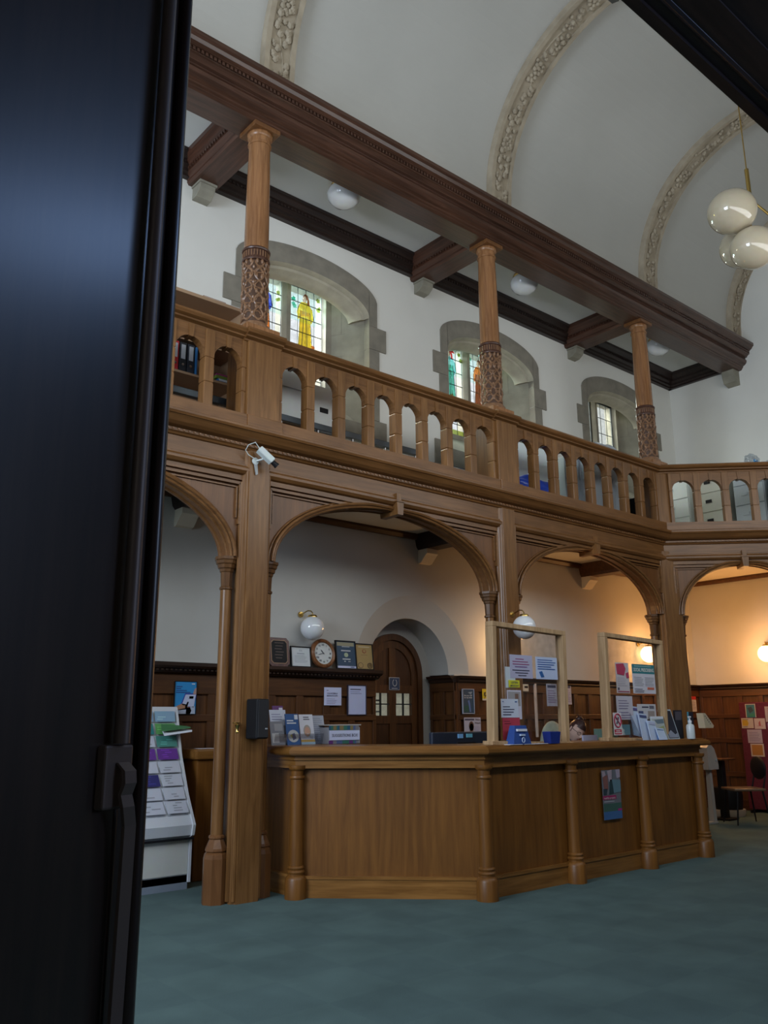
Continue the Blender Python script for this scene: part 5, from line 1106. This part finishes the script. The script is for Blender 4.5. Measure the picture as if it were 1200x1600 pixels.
# ================================================================ RIGHT SIDE OF THE HALL
t = thing('display_board', 'maroon felt display board pinned with notices in front of the end wall', 'display board', (13.75, 7.13, 0), R(-90))
MB().bbox(0, 1.6, -.02, .02, .05, 1.71, .006).build('felt_panel', mottled('maroon_felt', (.105, .018, .032), (.125, .024, .042), 30, .95, .2), t)
for x in (.1, 1.5): MB().bbox(x - .02, x + .02, -.15, .15, 0, .05, .004).build('leg', BLACK, t)
def pin(lab, x0, z0, w, h, base, blocks=(), polys=()):
    sheet('pinned_notice', lab, 'notice', 0, 0, w, h, 0, blocks, (), base, rz=R(-90), org=(13.724, 7.13 - x0, z0), polys=polys)
pin('turquoise picture with a white border at the top left of the maroon board', .11, 1.47, .17, .215, (.03, .17, .20), (), [([(.2, .3), (.6, .2), (.8, .5), (.4, .7)], (.03, .06, .08)), ([(.3, .75), (.9, .7), (.8, .95), (.3, .95)], (.03, .22, .14)), ([(0, 0), (1, 0), (1, .06), (0, .06)], (.5, .42, .36)), ([(0, 0), (.07, 0), (.07, 1), (0, 1)], (.5, .42, .36)), ([(.93, 0), (1, 0), (1, 1), (.93, 1)], (.5, .42, .36))])
pin('yellow and white card on the left edge of the maroon board', .02, 1.30, .20, .16, (.50, .42, .36), [(.1, .85, .5, .9, DK), (.1, .12, .6, .18, (.2, .15, .05))], [([(.08, .2), (.5, .2), (.6, .5), (.5, .78), (.08, .75)], (.50, .32, .02))])
pin('white card with a small red drawing beside the yellow card', .235, 1.29, .18, .165, (.52, .42, .40), [(.2, .7, .8, .75, (.4, .2, .2))], [([(.4, .4), (.55, .2), (.6, .7), (.4, .7)], (.38, .10, .10))])
pin('typed white sheet in the middle of the maroon board', .10, 1.07, .24, .21, (.42, .35, .42), lines(.1, .9, .2, 6, .12, (.25, .2, .28)))
pin('orange square in a white border on the maroon board', .13, .86, .22, .20, (.55, .45, .38), [(.1, .1, .9, .9, (.40, .17, .03))])
pin('small white sheet low on the maroon board', .16, .66, .12, .18, (.46, .40, .40), lines(.2, .8, .3, 2, .12))
pin('pale typed notice at the right of the maroon board', .43, 1.40, .2, .24, (.42, .34, .32), lines(.2, .9, .1, 6, .12, (.25, .15, .15)))
pin('lilac poster below the typed notice at the right of the maroon board', .45, 1.08, .2, .30, (.26, .22, .46), [(0, .3, 1, .8, (.06, .10, .26))])
pin('white sheet at the right edge low on the maroon board', .43, .88, .2, .15, (.45, .42, .46))
t = thing('plastic_stand', 'pale grey plastic stand with a rounded head at the end of the counter', 'stand', (11.90, 6.75, 0))
PG = plain('pale_grey_plastic', (.42, .42, .41), .4)
MB().prism([(-.13, .74), (.15, .74), (.15, .80), (.13, .90), (.07, 1.03), (-.0, 1.08), (-.08, 1.08), (-.13, 1.05)], 'xz', -.09, .09).build('head', PG, t)
MB().lathe([(0, .01), (.02, .01), (.02, 0)], (.09, -.095, .87), 14, MX).build('button', GREY, t)
MB().hexa([(-.02, -.04, 0), (.06, -.04, 0), (.06, .04, 0), (-.02, .04, 0), (-.01, -.03, .75), (.05, -.03, .75), (.05, .03, .75), (-.01, .03, .75)]).build('pole', PG, t)
MB().bbox(-.22, .06, -.06, .06, 0, .03, .006).build('foot', PG, t)
t = thing('side_table', 'small wooden topped table on a black column between the counter and the board', 'table', (12.45, 6.85, 0))
MB().bbox(-.24, .16, -.16, .16, .85, .875, .005).build('table_top', DADOX, t); MB().bbox(-.05, .05, -.05, .05, .02, .85, .008).build('column', BLACK, t); MB().bbox(-.14, .14, -.14, .14, 0, .03, .006).build('foot', BLACK, t)
t = thing('round_bin', 'low black round bin with a white rim standing on the carpet by the panelling', 'bin', (13.0, 7.1, 0))
MB().lathe([(.0, .0), (.24, .0), (.26, .05), (.26, .10), (.0, .10)], n=32).build('white_rim', plain('rim_white', (.5, .46, .4), .5), t, smooth=True); MB().lathe([(.22, .09), (.24, .30), (.22, .42), (0, .44)], n=32).build('bin_body', BLACK, t, smooth=True)
def visitor_chair(x, y, rz, lab):
    t = thing('visitor_chair', lab, 'chair', (x, y, 0), rz, group='black chairs by the end wall')
    MB().bbox(-.23, .23, -.24, .22, .455, .49, .012).build('seat', plain('seat_wood', (.16, .10, .06), .35), t)
    bm = bmesh.new(); bmesh.ops.create_uvsphere(bm, u_segments=24, v_segments=14, radius=1)
    MB().merge(bm, Matrix.Translation((0, .24, .76)) @ Matrix.Diagonal((.23, .04, .16, 1))).build('backrest', BLACK, t, smooth=True)
    for sx in (-1, 1):
        for sy in (-1, 1): MB().tube([(sx * .19, sy * .18, .46), (sx * .23, sy * .24, .0)], [.014, .010], 8).build('leg', BLACK, t, smooth=True)
        MB().tube([(sx * .17, .2, .46), (sx * .17, .26, .70)], .012, 8).build('back_support', BLACK, t, smooth=True)
visitor_chair(12.22, 6.40, R(-128), 'black round-backed chair with a wooden seat in front of the maroon board')
# ================================================================ THINGS ON THE GALLERY
BC = plain('bookcase_beech', (.38, .24, .14), .5)
t = thing('bookcase', 'tall brown open bookcase on the gallery behind the left end of the parapet', 'bookcase', (3.4, 7.4, ZD))
for x in (2.9, 4.13): MB().box(x, x + .03, 7.15, 7.55, ZD, 5.60).build('side', BC, t, world=True)
MB().box(2.93, 4.13, 7.53, 7.55, ZD, 5.60).build('back', BC, t, world=True)
MB().box(2.88, 4.20, 7.10, 7.60, 5.60, 5.635).build('top_board', BC, t, world=True)
for z in (4.50, 4.78, 5.14): MB().box(2.93, 4.13, 7.17, 7.53, z, z + .025).build('shelf', BC, t, world=True)
def book(name, lab, cat, x, y, z, w, d, h, col, extra=None, group=None):
    t = thing(name, lab, cat, (x, y, z), 0, group)
    MB().bbox(0, w, 0, d, 0, h, .004).build('cover', pm(col), t)
    if extra == 'spine':
        mb = MB(); mb.use(pm((.55, .58, .62))).box(w * .2, w * .8, -.002, 0, h * .42, h * .92); mb.build('label', None, t)
        MB().lathe([(.008, 0), (.014, 0), (.014, .003), (.008, .003)], (w / 2, -.001, h * .22), 16, MX).build('finger_ring', CHROME, t)
    elif extra: MB().box(.006, w - .006, -.001, d - .01, h * .15, h * .85).build('pages', pm(extra), t)
    return t
for i, (x, w, col, l) in enumerate(((3.40, .075, (.50, .02, .03), 'red ring binder, leftmost of the binders on the bookcase shelf'), (3.485, .075, (.012, .014, .02), 'black ring binder with a green headed label beside the red binder'), (3.57, .075, (.014, .018, .03), 'black ring binder with a white label beside the blue folder'))):
    book('ring_binder', l, 'binder', x, 7.17, 4.806, w, .28, .30, col, 'spine', 'ring binders on the bookcase shelf')
book('blue_folder', 'bright blue folder at the right end of the row of binders', 'folder', 3.655, 7.17, 4.806, .025, .28, .29, (.02, .16, .42))
book('blue_folder', 'blue and white folder at the bottom of the stack on the bookcase', 'folder', 3.92, 7.17, 4.806, .20, .27, .03, (.03, .12, .30), (.6, .65, .7))
book('green_folder', 'lime green folder in the middle of the stack on the bookcase', 'folder', 3.90, 7.18, 4.838, .22, .27, .035, (.16, .25, .03))
book('magenta_folder', 'magenta folder on top of the stack on the bookcase', 'folder', 3.91, 7.19, 4.875, .21, .27, .02, (.30, .02, .15))
book('red_book', 'red brown book lying on top of the bookcase', 'book', 3.70, 7.15, 5.636, .26, .20, .04, (.22, .06, .03), (.5, .42, .35))
book('white_book', 'thin white pad at the right end of the bookcase top', 'book', 4.0, 7.13, 5.636, .13, .18, .025, (.6, .6, .6))
t = thing('low_rail', 'low dark steel rail on chrome feet running behind the parapet', 'rail', (3, 6.98, ZD))
MB().bbox(0, 3.6, -.03, .03, .27, .34, .006).build('rail', plain('steel_bar', (.10, .12, .14), .3, .8), t)
for k in range(8): MB().lathe([(.018, .0), (.018, .27)], (.15 + k * .47, 0, 0), 12).build('foot', CHROME, t, smooth=True)
def cabinet(lab, x, y, w, d, z, h, n, mat, rz=0, handle=BLACK, nm='filing_cabinet', hpos=.5, legs=0):
    t = thing(nm, lab, 'cabinet', (x, y, z), rz, group=None)
    MB().bbox(0, w, 0, d, 0, h, .004).build('body', mat, t)
    for i in range(n):
        z0 = h * i / n + .008; z1 = h * (i + 1) / n - .008
        dr = MB().bbox(.012, w - .012, -.018, .0, z0, z1, .004).build('drawer', mat, t)
        if handle:
            zc = (z0 + z1) / 2 + .02; xh = w * hpos
            hd = MB(); hd.bbox(xh - .055, xh + .055, -.028, -.017, zc - .028, zc + .028, .004); hd.build('handle', handle, dr)
    return t
W2 = plain('white_steel', (.74, .78, .76), .45)
cabinet('white steel cabinet with two wide drawers behind the first parapet arch', 4.32, 7.06, .60, .45, 4.56, .66, 2, W2, handle=None)
cabinet('white steel cabinet with one black handle under the yellow figure window', 4.94, 7.06, .50, .45, 4.42, .60, 1, W2, hpos=.42)
for x in (4.35, 4.85, 5.0, 5.35): pass
t = thing('cabinet_plinth', 'pale timber plinth under the white steel cabinets on the gallery', 'plinth', (4.3, 7.08, ZD))
MB().box(0, .63, 0, .42, 0, .36).build('block', BC, t); MB().box(.64, 1.14, 0, .42, 0, .22).build('step_block', BC, t)
t = thing('white_board', 'white melamine panel leaning behind the second parapet bay', 'board', (8.75, 7.45, ZD))
MB().bbox(0, .95, 0, .03, 0, 1.08, .004).build('panel', plain('white_melamine', (.74, .84, .88), .4), t).rotation_euler = (0, 0, 0)
MB().box(-.02, 0, -.01, .04, 0, 1.09).build('edging', GREY, t)
t = thing('blue_bag', 'bright blue plastic bag slumped behind the second parapet bay', 'bag', (8.55, 6.98, ZD))
mb = MB(); bm = bmesh.new(); bmesh.ops.create_icosphere(bm, subdivisions=4, radius=1)
from mathutils import noise
for v in bm.verts: v.co += v.co * .22 * noise.noise(v.co * 2.3); v.co = Vector((v.co.x * .48, v.co.y * .15, max(0, v.co.z * .20 + .19)))
mb.merge(bm); mb.build('bag', plain('blue_plastic', (.01, .06, .50), .3), t, smooth=True)
MB().tube([(-.1, 0, .36), (-.06, 0, .44), (.02, 0, .44), (.05, 0, .36)], .012, 6).build('handle', WHITE, t, smooth=True)
cabinet('pale grey steel cupboard behind the second parapet bay right of the white panel', 9.75, 7.35, .42, .45, ZD, 1.02, 3, plain('mid_grey_steel', (.34, .38, .40), .45), handle=GREY)
cabinet('dark edged grey steel cabinet behind the middle of the second parapet bay', 10.22, 7.35, .10, .45, ZD, 1.05, 1, plain('slate_steel', (.10, .14, .17), .4), handle=None)
cabinet('grey steel drawer cabinet beside the wrapped bundle', 10.86, 7.38, .42, .45, ZD, .98, 3, plain('pale_blue_steel', (.30, .36, .38), .4), handle=GREY)
t = thing('wrapped_bundle', 'bulky bundle wrapped in clear grey plastic in front of the plain window', 'bundle', (10.35, 7.16, ZD))
mb = MB(); bm = bmesh.new(); bmesh.ops.create_cube(bm, size=2); bmesh.ops.subdivide_edges(bm, edges=bm.edges[:], cuts=14, use_grid_fill=True)
for v in bm.verts:
    c = v.co.copy(); v.co = Vector((c.x * .45, c.y * .15, (c.z + 1) * .62)); n_ = noise.noise(c * 2.2) * .07 + noise.noise(c * 6) * .025
    v.co.x += n_; v.co.y += n_ * .8; v.co.z = max(0, v.co.z + (n_ if c.z > 0 else 0) - (.16 * abs(c.x) ** 3 if c.z > .8 else 0))
mb.merge(bm); mb.build('plastic_wrap', plain('grey_polythene', (.40, .45, .50), .25, coat=.5), t, smooth=True)
t = thing('dark_crate', 'dark crate behind the last arches of the second parapet bay', 'crate', (11.3, 7.1, ZD))
MB().bbox(0, .35, 0, .35, 0, .62, .01).build('crate', BLACK, t)
t = thing('tea_towel_rack', 'dark rack with a teal cloth under the second stained glass window', 'rack', (7.72, 7.35, ZD))
MB().bbox(0, .30, 0, .06, 0, .42, .01).build('rack', BLACK, t); MB().bbox(.03, .27, -.02, 0, .2, .95, .01).build('cloth', plain('teal_cloth', (.03, .12, .12), .8), t)
# cabinets along the end wall, seen over the splayed parapet
for y, m, l, n in ((7.95, W2, 'pale green grey filing cabinet in the corner of the gallery', 4), (7.25, CREAMS, 'cream filing cabinet with black handles behind the splayed parapet', 4), (6.62, GREY, 'grey filing cabinet right of the cream one behind the splayed parapet', 4), (6.02, GREY, 'grey filing cabinet at the right edge of the splayed parapet', 4)):
    cabinet(l, 13.33, y, .52, .60, ZD, 1.34, n, m, R(-90), handle=BLACK if m is CREAMS else GREY, hpos=.35)
t = thing('plastic_bag', 'crumpled clear bag with a blue label on the parapet at the right edge', 'bag', (11.98, 5.62, 5.10))
mb = MB(); bm = bmesh.new(); bmesh.ops.create_icosphere(bm, subdivisions=4, radius=1)
for v in bm.verts: c = v.co.copy(); v.co *= 1 + .35 * noise.noise(c * 2.6); v.co = Vector((v.co.x * .14, v.co.y * .09, max(0, v.co.z * .09 + .07)))
mb.merge(bm); mb.build('film', tinted('crumpled_film', (.78, .86, .95), .22), t, smooth=True)
MB().bbox(-.07, .03, -.075, -.05, .02, .07, .01).build('blue_label', pm((.02, .22, .50)), t)

# ================================================================ NEAR GALLERY AND OPEN DOOR AT THE CAMERA
t = thing('near_gallery_beam', 'dark timber beam and underside of the opposite gallery overhead at the top right', 'beam', (6, 1.2, 4.1))
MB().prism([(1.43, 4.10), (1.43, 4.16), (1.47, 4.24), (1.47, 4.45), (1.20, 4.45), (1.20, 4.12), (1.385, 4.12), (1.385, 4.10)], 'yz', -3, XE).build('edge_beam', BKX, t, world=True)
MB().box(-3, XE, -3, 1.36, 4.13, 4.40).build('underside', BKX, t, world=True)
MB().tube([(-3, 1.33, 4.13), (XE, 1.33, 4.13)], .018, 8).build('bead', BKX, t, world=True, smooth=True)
c = thing('stone_bracket', 'small grey stone bracket beside the dark beam at the top of the picture', 'bracket', (2.40, 1.50, 4.2))
MB().prism([(1.47, 4.16), (1.50, 4.17), (1.53, 4.22), (1.53, 4.30), (1.47, 4.30)], 'yz', 2.32, 2.47).build('block', STON, c, world=True)
# door leaf: local x runs from the free edge towards the hinge, -y faces the camera side
DR = wood('near_door_oak', (.016, .009, .006), (.034, .019, .012), 'z', rough=.40, coat=.5)
dang = math.atan2(-.447, -.894)
t = thing('hall_door', 'dark oak door leaf standing open at the left with an iron bolt', 'door', (.624, 1.369, 0), dang)
s = 1    # local +y is the side facing the camera (after the turn)
def fb(n, x0, x1, y0, y1, z0, z1, m=DR, b=.006): return MB().bbox(x0, x1, y0, y1, z0, z1, b).build(n, m, t)
fb('stile', .0, .085, -.03, .020, .01, 3.6); fb('panel', .080, 1.15, -.03, .036, .01, 3.6); fb('hinge_stile', 1.15, 1.30, -.03, .03, .01, 3.6)
MB().tube([(.014, .024, .02), (.014, .024, 3.58)], .014, 12).build('edge_bead', DR, t, smooth=True)
MB().tube([(.080, .030, .02), (.080, .030, 3.58)], .008, 10).build('panel_bead', DR, t, smooth=True)
IRON = plain('old_iron', (.15, .11, .09), .45, .35)
MB().tube([(.098, .054, 1.42), (.098, .054, 3.4)], .0125, 12).build('bolt_rod', IRON, t, smooth=True)
MB().bbox(.066, .128, .030, .052, 1.325, 1.418, .004).build('bolt_plate', IRON, t)
mb = MB(); P = [(.092, .050, 1.392), (.090, .062, 1.380), (.090, .064, 1.362), (.091, .058, 1.345), (.089, .062, 1.328), (.078, .058, 1.300), (.074, .054, 1.22), (.073, .050, 1.0), (.073, .048, .70)]
for a, b in zip(P, P[1:]):
    h = .013; mb.hexa([(a[0] - h, a[1], a[2]), (a[0] + h, a[1], a[2]), (a[0] + h, a[1] + .006, a[2]), (a[0] - h, a[1] + .006, a[2]), (b[0] - h, b[1], b[2]), (b[0] + h, b[1], b[2]), (b[0] + h, b[1] + .006, b[2]), (b[0] - h, b[1] + .006, b[2])])
mb.build('bolt_handle', IRON, t)
# the near wall with the doorway the leaf belongs to, and the rest of the hall shell
mb = MB(); mb.box(-5, -4.7, -3, YW + .5, 0, 3.8); mb.build('wall_gable', PLAS, kind='structure')
mb = MB(); mb.box(-4.7, XE, -3.2, -3, 0, 4.13); mb.build('wall_near', DADO, kind='structure')
mb = MB(); mb.box(-4.7, XE, .85, 1.05, 4.45, 7.95); mb.build('wall_near_upper', PLAS, kind='structure')
